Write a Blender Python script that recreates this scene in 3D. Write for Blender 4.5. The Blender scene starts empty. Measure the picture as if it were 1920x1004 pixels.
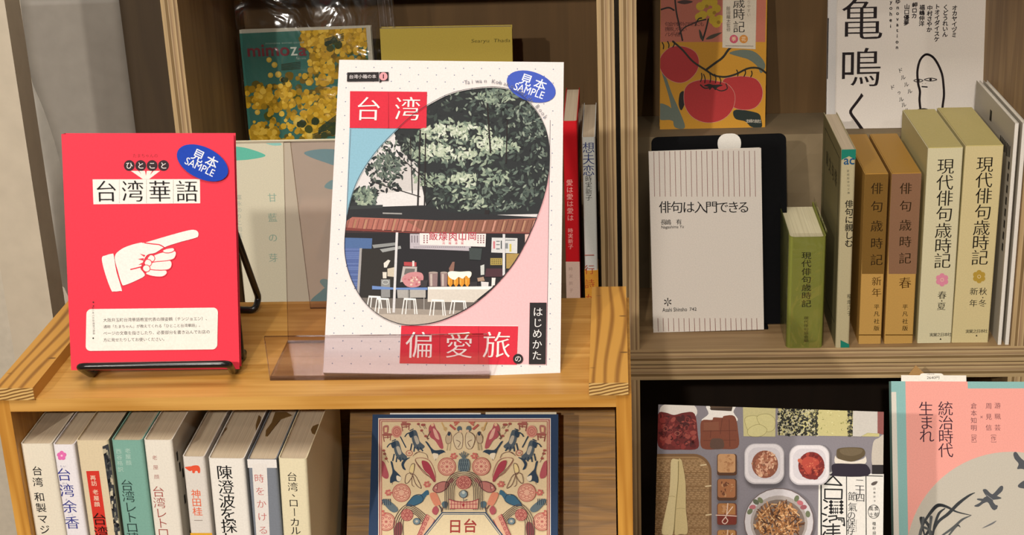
import bpy, math, random
from mathutils import Vector, Matrix
from mathutils.geometry import tessellate_polygon

# ------------------------------------------------------------------ camera, world, lights, exposure
S = bpy.context.scene
COL = S.collection
Z0 = 0.72                                   # height of the pine shelf top above the floor
F = 2925.4                                  # focal length in pixels of a 1920 x 1004 frame
YAW, PITCH, ROLL = .07388, -.36153, -.04027
cy_, sy_ = math.cos(YAW), math.sin(YAW)
cp_, sp_ = math.cos(PITCH), math.sin(PITCH)
cr_, sr_ = math.cos(ROLL), math.sin(ROLL)
M = (Matrix(((cr_, -sr_, 0), (sr_, cr_, 0), (0, 0, 1))) @ Matrix(((1, 0, 0), (0, cp_, sp_), (0, -sp_, cp_)))
     @ Matrix(((1, 0, 0), (0, 0, -1), (0, 1, 0))) @ Matrix(((cy_, sy_, 0), (-sy_, cy_, 0), (0, 0, 1))))
CAM = Vector((0, 0, Z0 + .406))
cam_data = bpy.data.cameras.new('camera')
cam = bpy.data.objects.new('camera', cam_data)
COL.objects.link(cam)
cam_data.sensor_width = 36
cam_data.lens = 36 * F / 1920
cam_data.clip_start = .02
mw = Matrix((M[0], -M[1], -M[2])).transposed().to_4x4()
mw.translation = CAM
cam.matrix_world = mw
S.camera = cam

world = bpy.data.worlds.new('room_light')
S.world = world
world.use_nodes = True
world.node_tree.nodes['Background'].inputs[0].default_value = (1.0, .90, .78, 1)
world.node_tree.nodes['Background'].inputs[1].default_value = .09

def lamp(name, loc, target, watts, size, color, angle=60, blend=.6):
    d = bpy.data.lights.new(name, 'SPOT')
    d.energy = watts
    d.shadow_soft_size = size
    d.color = color
    d.spot_size = math.radians(angle)
    d.spot_blend = blend
    o = bpy.data.objects.new(name, d)
    COL.objects.link(o)
    o.location = loc
    o.rotation_euler = (Vector(target) - Vector(loc)).to_track_quat('-Z', 'Y').to_euler()
    return o

WARM = (1.0, .925, .835)
lamp('ceiling_spotlight', (-.3, -2.2, Z0 + 1.55), (-.05, 1.05, Z0), 185, .035, WARM, 40)
lamp('ceiling_spotlight', (-1.45, -2.2, Z0 + 1.55), (-.05, 1.05, Z0), 215, .035, WARM, 40)
lamp('ceiling_spotlight', (1.25, -1.6, Z0 + 1.75), (.1, 1.1, Z0), 34, .05, WARM, 50)
pd = bpy.data.lights.new('added_soft_fill', 'AREA')  # unseen soft area light, added overhead to brighten the pine top
pd.shape = 'RECTANGLE'
pd.size, pd.size_y = 1.0, .7
pd.energy = 30
pd.color = WARM
po = bpy.data.objects.new('added_soft_fill', pd)
COL.objects.link(po)
po.location = (-.2, -.15, Z0 + 1.75)
po.rotation_euler = (math.radians(25), 0, 0)

S.view_settings.view_transform = 'Standard'
S.view_settings.look = 'None'
S.view_settings.exposure = 0
S.view_settings.gamma = 1
S.view_settings.use_curve_mapping = False

# ------------------------------------------------------------------ pixel helpers (a photo point taken to its real plane)
def ray(u, v):
    return M.transposed() @ Vector(((u - 960) / F, (v - 502) / F, 1))
def on_z(u, v, z):
    r = ray(u, v)
    return CAM + r * ((z + Z0 - CAM.z) / r.z)
def on_y(u, v, y):
    r = ray(u, v)
    return CAM + r * (y / r.y)
def on_plane(u, v, P, n):
    r = ray(u, v)
    return CAM + r * ((P - CAM).dot(n) / r.dot(n))

# ------------------------------------------------------------------ materials
def lin(c):
    c /= 255
    return c / 12.92 if c <= .04045 else ((c + .055) / 1.055) ** 2.4
def rgb(h, g=1.0):
    if isinstance(h, str):
        h = tuple(int(h[i:i + 2], 16) for i in (0, 2, 4))
    return tuple(min(.88, max(.002, lin(c) * g)) for c in h)

def nodes(name):
    m = bpy.data.materials.new(name)
    m.use_nodes = True
    nt = m.node_tree
    return m, nt, nt.nodes['Principled BSDF']
def N(nt, kind, **kw):
    n = nt.nodes.new(kind)
    for k, v in kw.items():
        if k.startswith('i_'):
            n.inputs[k[2:].replace('_', ' ')].default_value = v
        else:
            setattr(n, k, v)
    return n
def ramp(nt, stops, interp='LINEAR'):
    r = nt.nodes.new('ShaderNodeValToRGB')
    r.color_ramp.interpolation = interp
    el = r.color_ramp.elements
    while len(el) < len(stops):
        el.new(.5)
    for e, (p, c) in zip(el, stops):
        e.position = p
        e.color = (*c, 1)
    return r

_ink = {}
def ink(color, rough=.5, spec=.12):
    """coloured paper or print: one even colour with the faint mottling of paper"""
    c = tuple(round(x, 3) for x in color)
    key = (c, rough, spec)
    if key in _ink:
        return _ink[key]
    m, nt, b = nodes('print_ink')
    tc = N(nt, 'ShaderNodeTexCoord')
    nz = N(nt, 'ShaderNodeTexNoise', i_Scale=900.0, i_Detail=2.0)
    nt.links.new(tc.outputs['Object'], nz.inputs['Vector'])
    r = ramp(nt, [(.3, tuple(x * .95 for x in c)), (.7, tuple(min(1, x * 1.04) for x in c))])
    nt.links.new(nz.outputs['Fac'], r.inputs['Fac'])
    nt.links.new(r.outputs['Color'], b.inputs['Base Color'])
    b.inputs['Roughness'].default_value = rough
    b.inputs['Specular IOR Level'].default_value = spec
    _ink[key] = m
    return m

def wood(name, dark, light, axis, scale=1.0, rough=.5, knots=False, ring=14.0):
    """grain runs along AXIS"""
    m, nt, b = nodes(name)
    tc = N(nt, 'ShaderNodeTexCoord')
    mp = N(nt, 'ShaderNodeMapping')
    s = [ring * scale] * 3
    s[axis] = ring * scale * .10
    mp.inputs['Scale'].default_value = s
    nt.links.new(tc.outputs['Object'], mp.inputs['Vector'])
    n1 = N(nt, 'ShaderNodeTexNoise', i_Scale=1.6, i_Detail=3.0, i_Distortion=.6)
    nt.links.new(mp.outputs['Vector'], n1.inputs['Vector'])
    mul = N(nt, 'ShaderNodeMath', operation='MULTIPLY')
    mul.inputs[1].default_value = 34.0
    nt.links.new(n1.outputs['Fac'], mul.inputs[0])
    sn = N(nt, 'ShaderNodeMath', operation='SINE')
    nt.links.new(mul.outputs[0], sn.inputs[0])
    fr = N(nt, 'ShaderNodeMath', operation='MULTIPLY_ADD')
    fr.inputs[1].default_value = .5
    fr.inputs[2].default_value = .5
    nt.links.new(sn.outputs[0], fr.inputs[0])
    mp2 = N(nt, 'ShaderNodeMapping')
    s2 = [420.0 * scale] * 3
    s2[axis] = 9.0 * scale
    mp2.inputs['Scale'].default_value = s2
    nt.links.new(tc.outputs['Object'], mp2.inputs['Vector'])
    n2 = N(nt, 'ShaderNodeTexNoise', i_Scale=1.0, i_Detail=4.0)
    nt.links.new(mp2.outputs['Vector'], n2.inputs['Vector'])
    mx = N(nt, 'ShaderNodeMath', operation='MULTIPLY_ADD')
    mx.inputs[1].default_value = .38
    nt.links.new(fr.outputs[0], mx.inputs[0])
    ml = N(nt, 'ShaderNodeMath', operation='MULTIPLY')
    ml.inputs[1].default_value = .70
    nt.links.new(n2.outputs['Fac'], ml.inputs[0])
    nt.links.new(ml.outputs[0], mx.inputs[2])
    r = ramp(nt, [(.15, light), (.55, tuple((a + c) / 2 for a, c in zip(dark, light))), (.95, dark)])
    nt.links.new(mx.outputs[0], r.inputs['Fac'])
    out = r.outputs['Color']
    if knots:
        v = N(nt, 'ShaderNodeTexVoronoi', i_Scale=1.0)
        mp3 = N(nt, 'ShaderNodeMapping')
        s3 = [16.0] * 3
        s3[axis] = 9.0
        mp3.inputs['Scale'].default_value = s3
        nt.links.new(tc.outputs['Object'], mp3.inputs['Vector'])
        nt.links.new(mp3.outputs['Vector'], v.inputs['Vector'])
        kr = ramp(nt, [(0.0, (1, 1, 1)), (.03, (.7, .7, .7)), (.05, (0, 0, 0))])
        nt.links.new(v.outputs['Distance'], kr.inputs['Fac'])
        mix = N(nt, 'ShaderNodeMix', data_type='RGBA')
        nt.links.new(kr.outputs['Color'], mix.inputs['Factor'])
        nt.links.new(out, mix.inputs['A'])
        mix.inputs['B'].default_value = (*[x * .35 for x in dark], 1)
        out = mix.outputs['Result']
    nt.links.new(out, b.inputs['Base Color'])
    b.inputs['Roughness'].default_value = rough
    b.inputs['Specular IOR Level'].default_value = .35
    bp = N(nt, 'ShaderNodeBump', i_Strength=.12, i_Distance=.0006)
    nt.links.new(mx.outputs[0], bp.inputs['Height'])
    nt.links.new(bp.outputs['Normal'], b.inputs['Normal'])
    return m

def plywood_edge(name, axis, t=.015, along=2):
    """stacked plies: bands across the thickness AXIS (0..t in object space)"""
    m, nt, b = nodes(name)
    tc = N(nt, 'ShaderNodeTexCoord')
    sx = N(nt, 'ShaderNodeSeparateXYZ')
    mp = N(nt, 'ShaderNodeMapping')
    sc = [260.0] * 3
    sc[along] = 14.0
    mp.inputs['Scale'].default_value = sc
    nt.links.new(tc.outputs['Object'], mp.inputs['Vector'])
    nz = N(nt, 'ShaderNodeTexNoise', i_Scale=1.0, i_Detail=4.0)
    nt.links.new(mp.outputs['Vector'], nz.inputs['Vector'])
    nt.links.new(tc.outputs['Object'], sx.inputs['Vector'])
    dv = N(nt, 'ShaderNodeMath', operation='DIVIDE')
    dv.inputs[1].default_value = t
    nt.links.new(sx.outputs[axis], dv.inputs[0])
    ad = N(nt, 'ShaderNodeMath', operation='MULTIPLY_ADD')
    ad.inputs[1].default_value = .10
    nt.links.new(nz.outputs['Fac'], ad.inputs[0])
    sb = N(nt, 'ShaderNodeMath', operation='SUBTRACT')
    sb.inputs[1].default_value = .05
    nt.links.new(dv.outputs[0], sb.inputs[0])
    nt.links.new(sb.outputs[0], ad.inputs[2])
    A, B, Cc, D = rgb('b49a70', 1.0), rgb('7d643f', 1.0), rgb('c8b088', 1.0), rgb('94785a', 1.0)
    r = ramp(nt, [(0, A), (.19, A), (.21, Cc), (.25, B), (.40, B), (.43, Cc), (.48, D), (.68, A), (.72, Cc), (.76, B), (.84, D), (.9, A)])
    nt.links.new(ad.outputs[0], r.inputs['Fac'])
    hm = N(nt, 'ShaderNodeMix', data_type='RGBA', blend_type='MULTIPLY')
    hm.inputs['Factor'].default_value = .55
    nt.links.new(r.outputs['Color'], hm.inputs['A'])
    nt.links.new(nz.outputs['Color'], hm.inputs['B'])
    r2 = ramp(nt, [(.25, (.5, .5, .5)), (.75, (1.15, 1.12, 1.08))])
    nt.links.new(nz.outputs['Fac'], r2.inputs['Fac'])
    nt.links.new(r2.outputs['Color'], hm.inputs['B'])
    nt.links.new(hm.outputs['Result'], b.inputs['Base Color'])
    b.inputs['Roughness'].default_value = .7
    return m

def paint(name, c, rough=.8, bump=.15, scale=120.0):
    m, nt, b = nodes(name)
    tc = N(nt, 'ShaderNodeTexCoord')
    nz = N(nt, 'ShaderNodeTexNoise', i_Scale=scale, i_Detail=4.0)
    nt.links.new(tc.outputs['Object'], nz.inputs['Vector'])
    r = ramp(nt, [(.3, tuple(x * .93 for x in c)), (.7, tuple(min(1, x * 1.03) for x in c))])
    nt.links.new(nz.outputs['Fac'], r.inputs['Fac'])
    nt.links.new(r.outputs['Color'], b.inputs['Base Color'])
    b.inputs['Roughness'].default_value = rough
    bp = N(nt, 'ShaderNodeBump', i_Strength=bump, i_Distance=.001)
    nt.links.new(nz.outputs['Fac'], bp.inputs['Height'])
    nt.links.new(bp.outputs['Normal'], b.inputs['Normal'])
    return m

def pages(name, c1, c2, axis=0, scale=2600.0):
    """the edge of a stack of leaves: fine lines across AXIS"""
    m, nt, b = nodes(name)
    tc = N(nt, 'ShaderNodeTexCoord')
    mp = N(nt, 'ShaderNodeMapping')
    s = [6.0] * 3
    s[axis] = scale
    mp.inputs['Scale'].default_value = s
    nt.links.new(tc.outputs['Object'], mp.inputs['Vector'])
    nz = N(nt, 'ShaderNodeTexNoise', i_Scale=1.0, i_Detail=2.0)
    nt.links.new(mp.outputs['Vector'], nz.inputs['Vector'])
    r = ramp(nt, [(.3, c1), (.7, c2)])
    nt.links.new(nz.outputs['Fac'], r.inputs['Fac'])
    nt.links.new(r.outputs['Color'], b.inputs['Base Color'])
    b.inputs['Roughness'].default_value = .85
    return m

def clear(name, tint, gloss=.05, rough=.03, bump=0.0):
    """clear sheet plastic: tinted see-through with a mirror coat that grows at grazing angles"""
    m = bpy.data.materials.new(name)
    m.use_nodes = True
    nt = m.node_tree
    for n in list(nt.nodes):
        nt.nodes.remove(n)
    out = N(nt, 'ShaderNodeOutputMaterial')
    tr = N(nt, 'ShaderNodeBsdfTransparent')
    tr.inputs[0].default_value = (*tint, 1)
    gl = N(nt, 'ShaderNodeBsdfGlossy')
    gl.inputs['Color'].default_value = (1, 1, 1, 1)
    gl.inputs['Roughness'].default_value = rough
    lw = N(nt, 'ShaderNodeLayerWeight')
    lw.inputs['Blend'].default_value = .5
    pw = N(nt, 'ShaderNodeMath', operation='POWER')
    pw.inputs[1].default_value = 4.0
    nt.links.new(lw.outputs['Facing'], pw.inputs[0])
    ma = N(nt, 'ShaderNodeMath', operation='MULTIPLY_ADD')
    ma.inputs[1].default_value = .55
    ma.inputs[2].default_value = gloss
    nt.links.new(pw.outputs[0], ma.inputs[0])
    mx = N(nt, 'ShaderNodeMixShader')
    nt.links.new(ma.outputs[0], mx.inputs[0])
    nt.links.new(tr.outputs[0], mx.inputs[1])
    nt.links.new(gl.outputs[0], mx.inputs[2])
    nt.links.new(mx.outputs[0], out.inputs[0])
    if bump:
        tc = N(nt, 'ShaderNodeTexCoord')
        nz = N(nt, 'ShaderNodeTexNoise', i_Scale=26.0, i_Detail=2.0, i_Distortion=1.5)
        nt.links.new(tc.outputs['Object'], nz.inputs['Vector'])
        bp = N(nt, 'ShaderNodeBump', i_Strength=bump, i_Distance=.004)
        nt.links.new(nz.outputs['Fac'], bp.inputs['Height'])
        nt.links.new(bp.outputs['Normal'], gl.inputs['Normal'])
        nt.links.new(bp.outputs['Normal'], lw.inputs['Normal'])
    return m

def plain(name, c, rough=.4, spec=.5, metal=0.0):
    m, nt, b = nodes(name)
    tc = N(nt, 'ShaderNodeTexCoord')
    nz = N(nt, 'ShaderNodeTexNoise', i_Scale=300.0, i_Detail=2.0)
    nt.links.new(tc.outputs['Object'], nz.inputs['Vector'])
    r = ramp(nt, [(.3, tuple(x * .85 for x in c)), (.7, tuple(min(1, x * 1.1) for x in c))])
    nt.links.new(nz.outputs['Fac'], r.inputs['Fac'])
    nt.links.new(r.outputs['Color'], b.inputs['Base Color'])
    b.inputs['Roughness'].default_value = rough
    b.inputs['Specular IOR Level'].default_value = spec
    b.inputs['Metallic'].default_value = metal
    return m

PINE_X = wood('pine_wood', rgb('a87228'), rgb('d2a258'), 0, 1.0, .42, True)
PINE_Y = wood('pine_wood', rgb('8a5818'), rgb('cc9644'), 1, .8, .42, True)
PINE_Z = wood('pine_wood', rgb('a87028'), rgb('d6a04a'), 2, 1.0, .45)
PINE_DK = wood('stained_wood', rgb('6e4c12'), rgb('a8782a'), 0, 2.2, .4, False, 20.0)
def end_grain(name, dark, light):
    m, nt, b = nodes(name)
    tc = N(nt, 'ShaderNodeTexCoord')
    mp = N(nt, 'ShaderNodeMapping')
    mp.inputs['Rotation'].default_value = (0, .22, 0)
    nt.links.new(tc.outputs['Object'], mp.inputs['Vector'])
    wv = N(nt, 'ShaderNodeTexWave', bands_direction='Z', i_Scale=150.0, i_Distortion=2.2, i_Detail=2.0)
    wv.inputs['Detail Scale'].default_value = .6
    nt.links.new(mp.outputs['Vector'], wv.inputs['Vector'])
    r = ramp(nt, [(.25, dark), (.6, light), (1.0, light)])
    nt.links.new(wv.outputs['Fac'], r.inputs['Fac'])
    nt.links.new(r.outputs['Color'], b.inputs['Base Color'])
    b.inputs['Roughness'].default_value = .6
    return m
def pine_flat_sawn(name, dark, light):
    """broad flowing year rings running along y"""
    m, nt, b = nodes(name)
    tc = N(nt, 'ShaderNodeTexCoord')
    mp = N(nt, 'ShaderNodeMapping')
    mp.inputs['Scale'].default_value = (1, .16, 1)
    nt.links.new(tc.outputs['Object'], mp.inputs['Vector'])
    wv = N(nt, 'ShaderNodeTexWave', bands_direction='X', i_Scale=38.0, i_Distortion=7.0, i_Detail=1.0)
    wv.inputs['Detail Scale'].default_value = .9
    nt.links.new(mp.outputs['Vector'], wv.inputs['Vector'])
    mp2 = N(nt, 'ShaderNodeMapping')
    mp2.inputs['Scale'].default_value = (420, 12, 420)
    nt.links.new(tc.outputs['Object'], mp2.inputs['Vector'])
    nz = N(nt, 'ShaderNodeTexNoise', i_Scale=1.0, i_Detail=3.0)
    nt.links.new(mp2.outputs['Vector'], nz.inputs['Vector'])
    ad = N(nt, 'ShaderNodeMath', operation='MULTIPLY_ADD')
    ad.inputs[1].default_value = .30
    nt.links.new(nz.outputs['Fac'], ad.inputs[0])
    nt.links.new(wv.outputs['Fac'], ad.inputs[2])
    mid = tuple((a + c) / 2 for a, c in zip(dark, light))
    r = ramp(nt, [(.12, dark), (.34, mid), (.62, light), (1.0, light)])
    nt.links.new(ad.outputs[0], r.inputs['Fac'])
    v = N(nt, 'ShaderNodeTexVoronoi', i_Scale=1.0)
    mp3 = N(nt, 'ShaderNodeMapping')
    mp3.inputs['Scale'].default_value = (40, 90, 40)
    nt.links.new(tc.outputs['Object'], mp3.inputs['Vector'])
    nt.links.new(mp3.outputs['Vector'], v.inputs['Vector'])
    kr = ramp(nt, [(0.0, (1, 1, 1)), (.09, (.8, .8, .8)), (.13, (0, 0, 0))])
    nt.links.new(v.outputs['Distance'], kr.inputs['Fac'])
    mix = N(nt, 'ShaderNodeMix', data_type='RGBA')
    nt.links.new(kr.outputs['Color'], mix.inputs['Factor'])
    nt.links.new(r.outputs['Color'], mix.inputs['A'])
    mix.inputs['B'].default_value = (*[x * .5 for x in dark], 1)
    nt.links.new(mix.outputs['Result'], b.inputs['Base Color'])
    b.inputs['Roughness'].default_value = .42
    return m
PINE_RAIL = pine_flat_sawn('pine_rail_wood', rgb('8c5a18'), rgb('c8923e'))
PINE_END = end_grain('pine_end_grain', rgb('75501e'), rgb('cda868'))
PLY_Z = wood('plywood_face', rgb('7b6040'), rgb('a08258'), 2, .8, .6)
PLY_X = wood('plywood_face', rgb('7b6040'), rgb('a28660'), 0, .8, .6)
PLY_BACK = wood('lauan_back', rgb('563f20'), rgb('664b28'), 2, .6, .6)
PLY_Y = wood('plywood_face', rgb('7b6040'), rgb('a28660'), 1, .8, .6)
EDGE_X = plywood_edge('plywood_edge', 0, along=2)
EDGE_Z = plywood_edge('plywood_edge', 2, along=0)
PAGE = pages('page_edges', rgb('b09e86'), rgb('d2c2a6'), 0)
PAGE_Y = pages('page_edges', rgb('b8a88c'), rgb('e0d4bc'), 1)
PAGE_W = pages('page_edges', rgb('c0b8a8'), rgb('eee8da'), 1)
PAGE_CREAM = pages('page_edges', rgb('c6b48c'), rgb('e6d9b4'), 0, 3000)
ACRYLIC = clear('smoky_acrylic', (.925, .89, .905), .05)
ACRYLIC_EDGE = clear('acrylic_edge', (.45, .38, .37), .07)
BAG = clear('clear_bag_film', (.96, .96, .96), .09, .14, .9)
JACKET = clear('clear_book_jacket', (.96, .96, .95), .05, .12, .4)
BLACK_WIRE = plain('black_coated_wire', (.010, .009, .009), .25, .6)
BLACK_BOARD = plain('black_board', (.003, .003, .0035), .75, .08)

# ------------------------------------------------------------------ mesh builder and object helpers
class MB:
    def __init__(s):
        s.v, s.f, s.m, s.mats = [], [], [], []
    def mat(s, m):
        if m not in s.mats:
            s.mats.append(m)
        return s.mats.index(m)
    def add(s, vs, fs, m):
        o = len(s.v)
        s.v += [tuple(x) for x in vs]
        k = s.mat(m)
        for f in fs:
            s.f.append([i + o for i in f])
            s.m.append(k)
    def box(s, a, b, m, faces=None):
        """FACES: other materials by side: -x +x -y +y -z +z"""
        (x0, y0, z0), (x1, y1, z1) = a, b
        vs = [(x0, y0, z0), (x1, y0, z0), (x1, y1, z0), (x0, y1, z0), (x0, y0, z1), (x1, y0, z1), (x1, y1, z1), (x0, y1, z1)]
        side = {'-z': (0, 3, 2, 1), '+z': (4, 5, 6, 7), '-y': (0, 1, 5, 4), '+x': (1, 2, 6, 5), '+y': (2, 3, 7, 6), '-x': (3, 0, 4, 7)}
        for k, f in side.items():
            s.add(vs, [f], (faces or {}).get(k, m))
    def prism(s, pts, z0, z1, m, cap=None, axis='z'):
        """PTS: an outline in the plane across AXIS"""
        n = len(pts)
        put = {'z': lambda p, z: (p[0], p[1], z), 'y': lambda p, z: (p[0], z, p[1]), 'x': lambda p, z: (z, p[0], p[1])}[axis]
        vs = [put(p, z0) for p in pts] + [put(p, z1) for p in pts]
        s.add(vs, [(i, (i + 1) % n, n + (i + 1) % n, n + i) for i in range(n)], m)
        s.add(vs, [tuple(range(n - 1, -1, -1)), tuple(range(n, 2 * n))], cap or m)
    def tube(s, pts, r, m, n=10):
        pts = [Vector(p) for p in pts]
        rings = []
        up = None
        for i, p in enumerate(pts):
            t = (pts[min(i + 1, len(pts) - 1)] - pts[max(i - 1, 0)]).normalized()
            if up is None:
                up = t.orthogonal().normalized()
            up = (up - t * up.dot(t)).normalized()
            w = t.cross(up)
            rings.append([p + (up * math.cos(a) + w * math.sin(a)) * r for a in (2 * math.pi * k / n for k in range(n))])
        vs = [q for rr in rings for q in rr]
        fs = [(i * n + k, i * n + (k + 1) % n, (i + 1) * n + (k + 1) % n, (i + 1) * n + k) for i in range(len(pts) - 1) for k in range(n)]
        fs += [tuple(range(n)), tuple(range((len(pts) - 1) * n, len(pts) * n))]
        s.add(vs, fs, m)
    def build(s, name, parent=None, mat4=None, smooth=False, bevel=0):
        me = bpy.data.meshes.new(name)
        me.from_pydata(s.v, [], s.f)
        for m in s.mats:
            me.materials.append(m)
        me.polygons.foreach_set('material_index', s.m)
        if smooth:
            me.polygons.foreach_set('use_smooth', [True] * len(s.f))
        me.update()
        o = bpy.data.objects.new(name, me)
        COL.objects.link(o)
        if parent:
            o.parent = parent
        if mat4 is not None:
            if parent:
                o.matrix_local = mat4
            else:
                o.matrix_world = mat4
        if bevel:
            md = o.modifiers.new('bevel', 'BEVEL')
            md.width = bevel
            md.segments = 2
            md.limit_method = 'ANGLE'
            md.harden_normals = False
        return o

def tag(o, label, cat, group=None):
    o['label'] = label
    o['category'] = cat
    if group:
        o['group'] = group
    return o
def thing(name, label, cat, mat4, group=None):
    o = bpy.data.objects.new(name, None)
    o.empty_display_size = .02
    COL.objects.link(o)
    o.matrix_world = mat4
    return tag(o, label, cat, group)
def structure(o):
    o['kind'] = 'structure'
    return o
def frame(P, yaw=0.0, lean=0.0, roll=0.0):
    """local x along the cover, y into it, z up it; LEAN tips the top away from the viewer, ROLL tips it to the right"""
    e = Vector((math.cos(yaw), math.sin(yaw), 0))
    n0 = Vector((math.sin(yaw), -math.cos(yaw), 0))
    up = Vector((0, 0, 1)) * math.cos(lean) - n0 * math.sin(lean)
    n = n0 * math.cos(lean) + Vector((0, 0, 1)) * math.sin(lean)
    if roll:
        e2 = e * math.cos(roll) - up * math.sin(roll)
        up = up * math.cos(roll) + e * math.sin(roll)
        e = e2
    m = Matrix((e, -n, up)).transposed().to_4x4()
    m.translation = P
    return m

# ------------------------------------------------------------------ lettering
_txt = bpy.data.curves.new('lettering', 'FONT')
_txo = bpy.data.objects.new('lettering', _txt)
COL.objects.link(_txo)
_txt.resolution_u = 3
_gl = {}
def glyphs(body, weight=0.0, mincho=0.0):
    """outline of BODY as a filled mesh, in units of the type size; MINCHO thins the level strokes only"""
    key = (body, weight, mincho)
    if key in _gl:
        return _gl[key]
    _txt.body = body
    bpy.context.view_layer.update()
    ev = _txo.evaluated_get(bpy.context.evaluated_depsgraph_get())
    me = ev.to_mesh()
    vs = [Vector((v.co.x, v.co.y)) for v in me.vertices]
    fs = [tuple(p.vertices) for p in me.polygons]
    ev.to_mesh_clear()
    if mincho or weight:
        use = {}
        for f in fs:
            for a, b in zip(f, f[1:] + f[:1]):
                use.setdefault((min(a, b), max(a, b)), []).append((a, b, f))
        # fuse doubled points so that the outline is closed
        nrm = {}
        for k, l in use.items():
            if len(l) == 1:
                a, b, f = l[0]
                d = vs[b] - vs[a]
                c = sum((vs[i] for i in f), Vector((0, 0))) / len(f)
                n = Vector((d.y, -d.x))
                if n.dot(vs[a] - c) < 0:
                    n = -n
                for i in (a, b):
                    nrm[i] = nrm.get(i, Vector((0, 0))) + n
        out = [v.copy() for v in vs]
        for i, n in nrm.items():
            if n.length > 1e-9:
                n = n.normalized()
                out[i].y += n.y * (weight * .7 - mincho)
                out[i].x += n.x * (weight * .7 + mincho * .25)
        vs = out
    _gl[key] = (vs, fs)
    return vs, fs
_v, _f = glyphs('国')
_em0 = (min(p.x for p in _v) + max(p.x for p in _v)) / 2, (min(p.y for p in _v) + max(p.y for p in _v)) / 2
EM = (max(p.x for p in _v) - min(p.x for p in _v)) / .84
def em_glyph(ch, weight, mincho):
    vs, fs = glyphs(ch, weight, mincho)
    if ord(ch) < 0x2000 and vs:
        cx = (min(p.x for p in vs) + max(p.x for p in vs)) / 2
        return [Vector(((p.x - cx) / EM, (p.y - _em0[1]) / EM)) for p in vs], fs
    return [Vector(((p.x - _em0[0]) / EM, (p.y - _em0[1]) / EM)) for p in vs], fs

# ------------------------------------------------------------------ printing on a flat face
def clip_poly(pts, clip):
    """Sutherland-Hodgman against a convex outline"""
    area = sum(a[0] * b[1] - b[0] * a[1] for a, b in zip(clip, clip[1:] + clip[:1]))
    sg = 1 if area > 0 else -1
    for a, b in zip(clip, clip[1:] + clip[:1]):
        if not pts:
            return []
        ins = lambda p: sg * ((b[0] - a[0]) * (p[1] - a[1]) - (b[1] - a[1]) * (p[0] - a[0])) >= -1e-12
        out = []
        for p, q in zip(pts, pts[1:] + pts[:1]):
            ip, iq = ins(p), ins(q)
            if ip:
                out.append(p)
            if ip != iq:
                d = (b[0] - a[0]) * (q[1] - p[1]) - (b[1] - a[1]) * (q[0] - p[0])
                if abs(d) > 1e-15:
                    t = ((b[0] - a[0]) * (a[1] - p[1]) - (b[1] - a[1]) * (a[0] - p[0])) / d
                    out.append((p[0] + (q[0] - p[0]) * t, p[1] + (q[1] - p[1]) * t))
        pts = out
    return pts
def smooth(pts, n=6, closed=False):
    P = [Vector(p[:2]) for p in pts]
    out = []
    m = len(P)
    for i in range(m if closed else m - 1):
        g = (lambda k: P[k % m]) if closed else (lambda k: P[min(max(k, 0), m - 1)])
        a, b, c, d = g(i - 1), g(i), g(i + 1), g(i + 2)
        for k in range(n):
            t = k / n
            q = .5 * ((2 * b) + (c - a) * t + (2 * a - 5 * b + 4 * c - d) * t * t + (3 * b - a - 3 * c + d) * t ** 3)
            out.append((q.x, q.y))
    if not closed:
        out.append(tuple(P[-1]))
    return out
def oval(cx, cy, rx, ry, rot=0.0, n=28):
    c, s = math.cos(math.radians(rot)), math.sin(math.radians(rot))
    return [(cx + rx * math.cos(a) * c - ry * math.sin(a) * s, cy + rx * math.cos(a) * s + ry * math.sin(a) * c) for a in (2 * math.pi * k / n for k in range(n))]
def rrect(x0, y0, x1, y1, r, n=5):
    out = []
    for cx, cy, a0 in ((x1 - r, y1 - r, 0), (x0 + r, y1 - r, 90), (x0 + r, y0 + r, 180), (x1 - r, y0 + r, 270)):
        out += [(cx + r * math.cos(math.radians(a0 + 90 * k / n)), cy + r * math.sin(math.radians(a0 + 90 * k / n))) for k in range(n + 1)]
    return out

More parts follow.
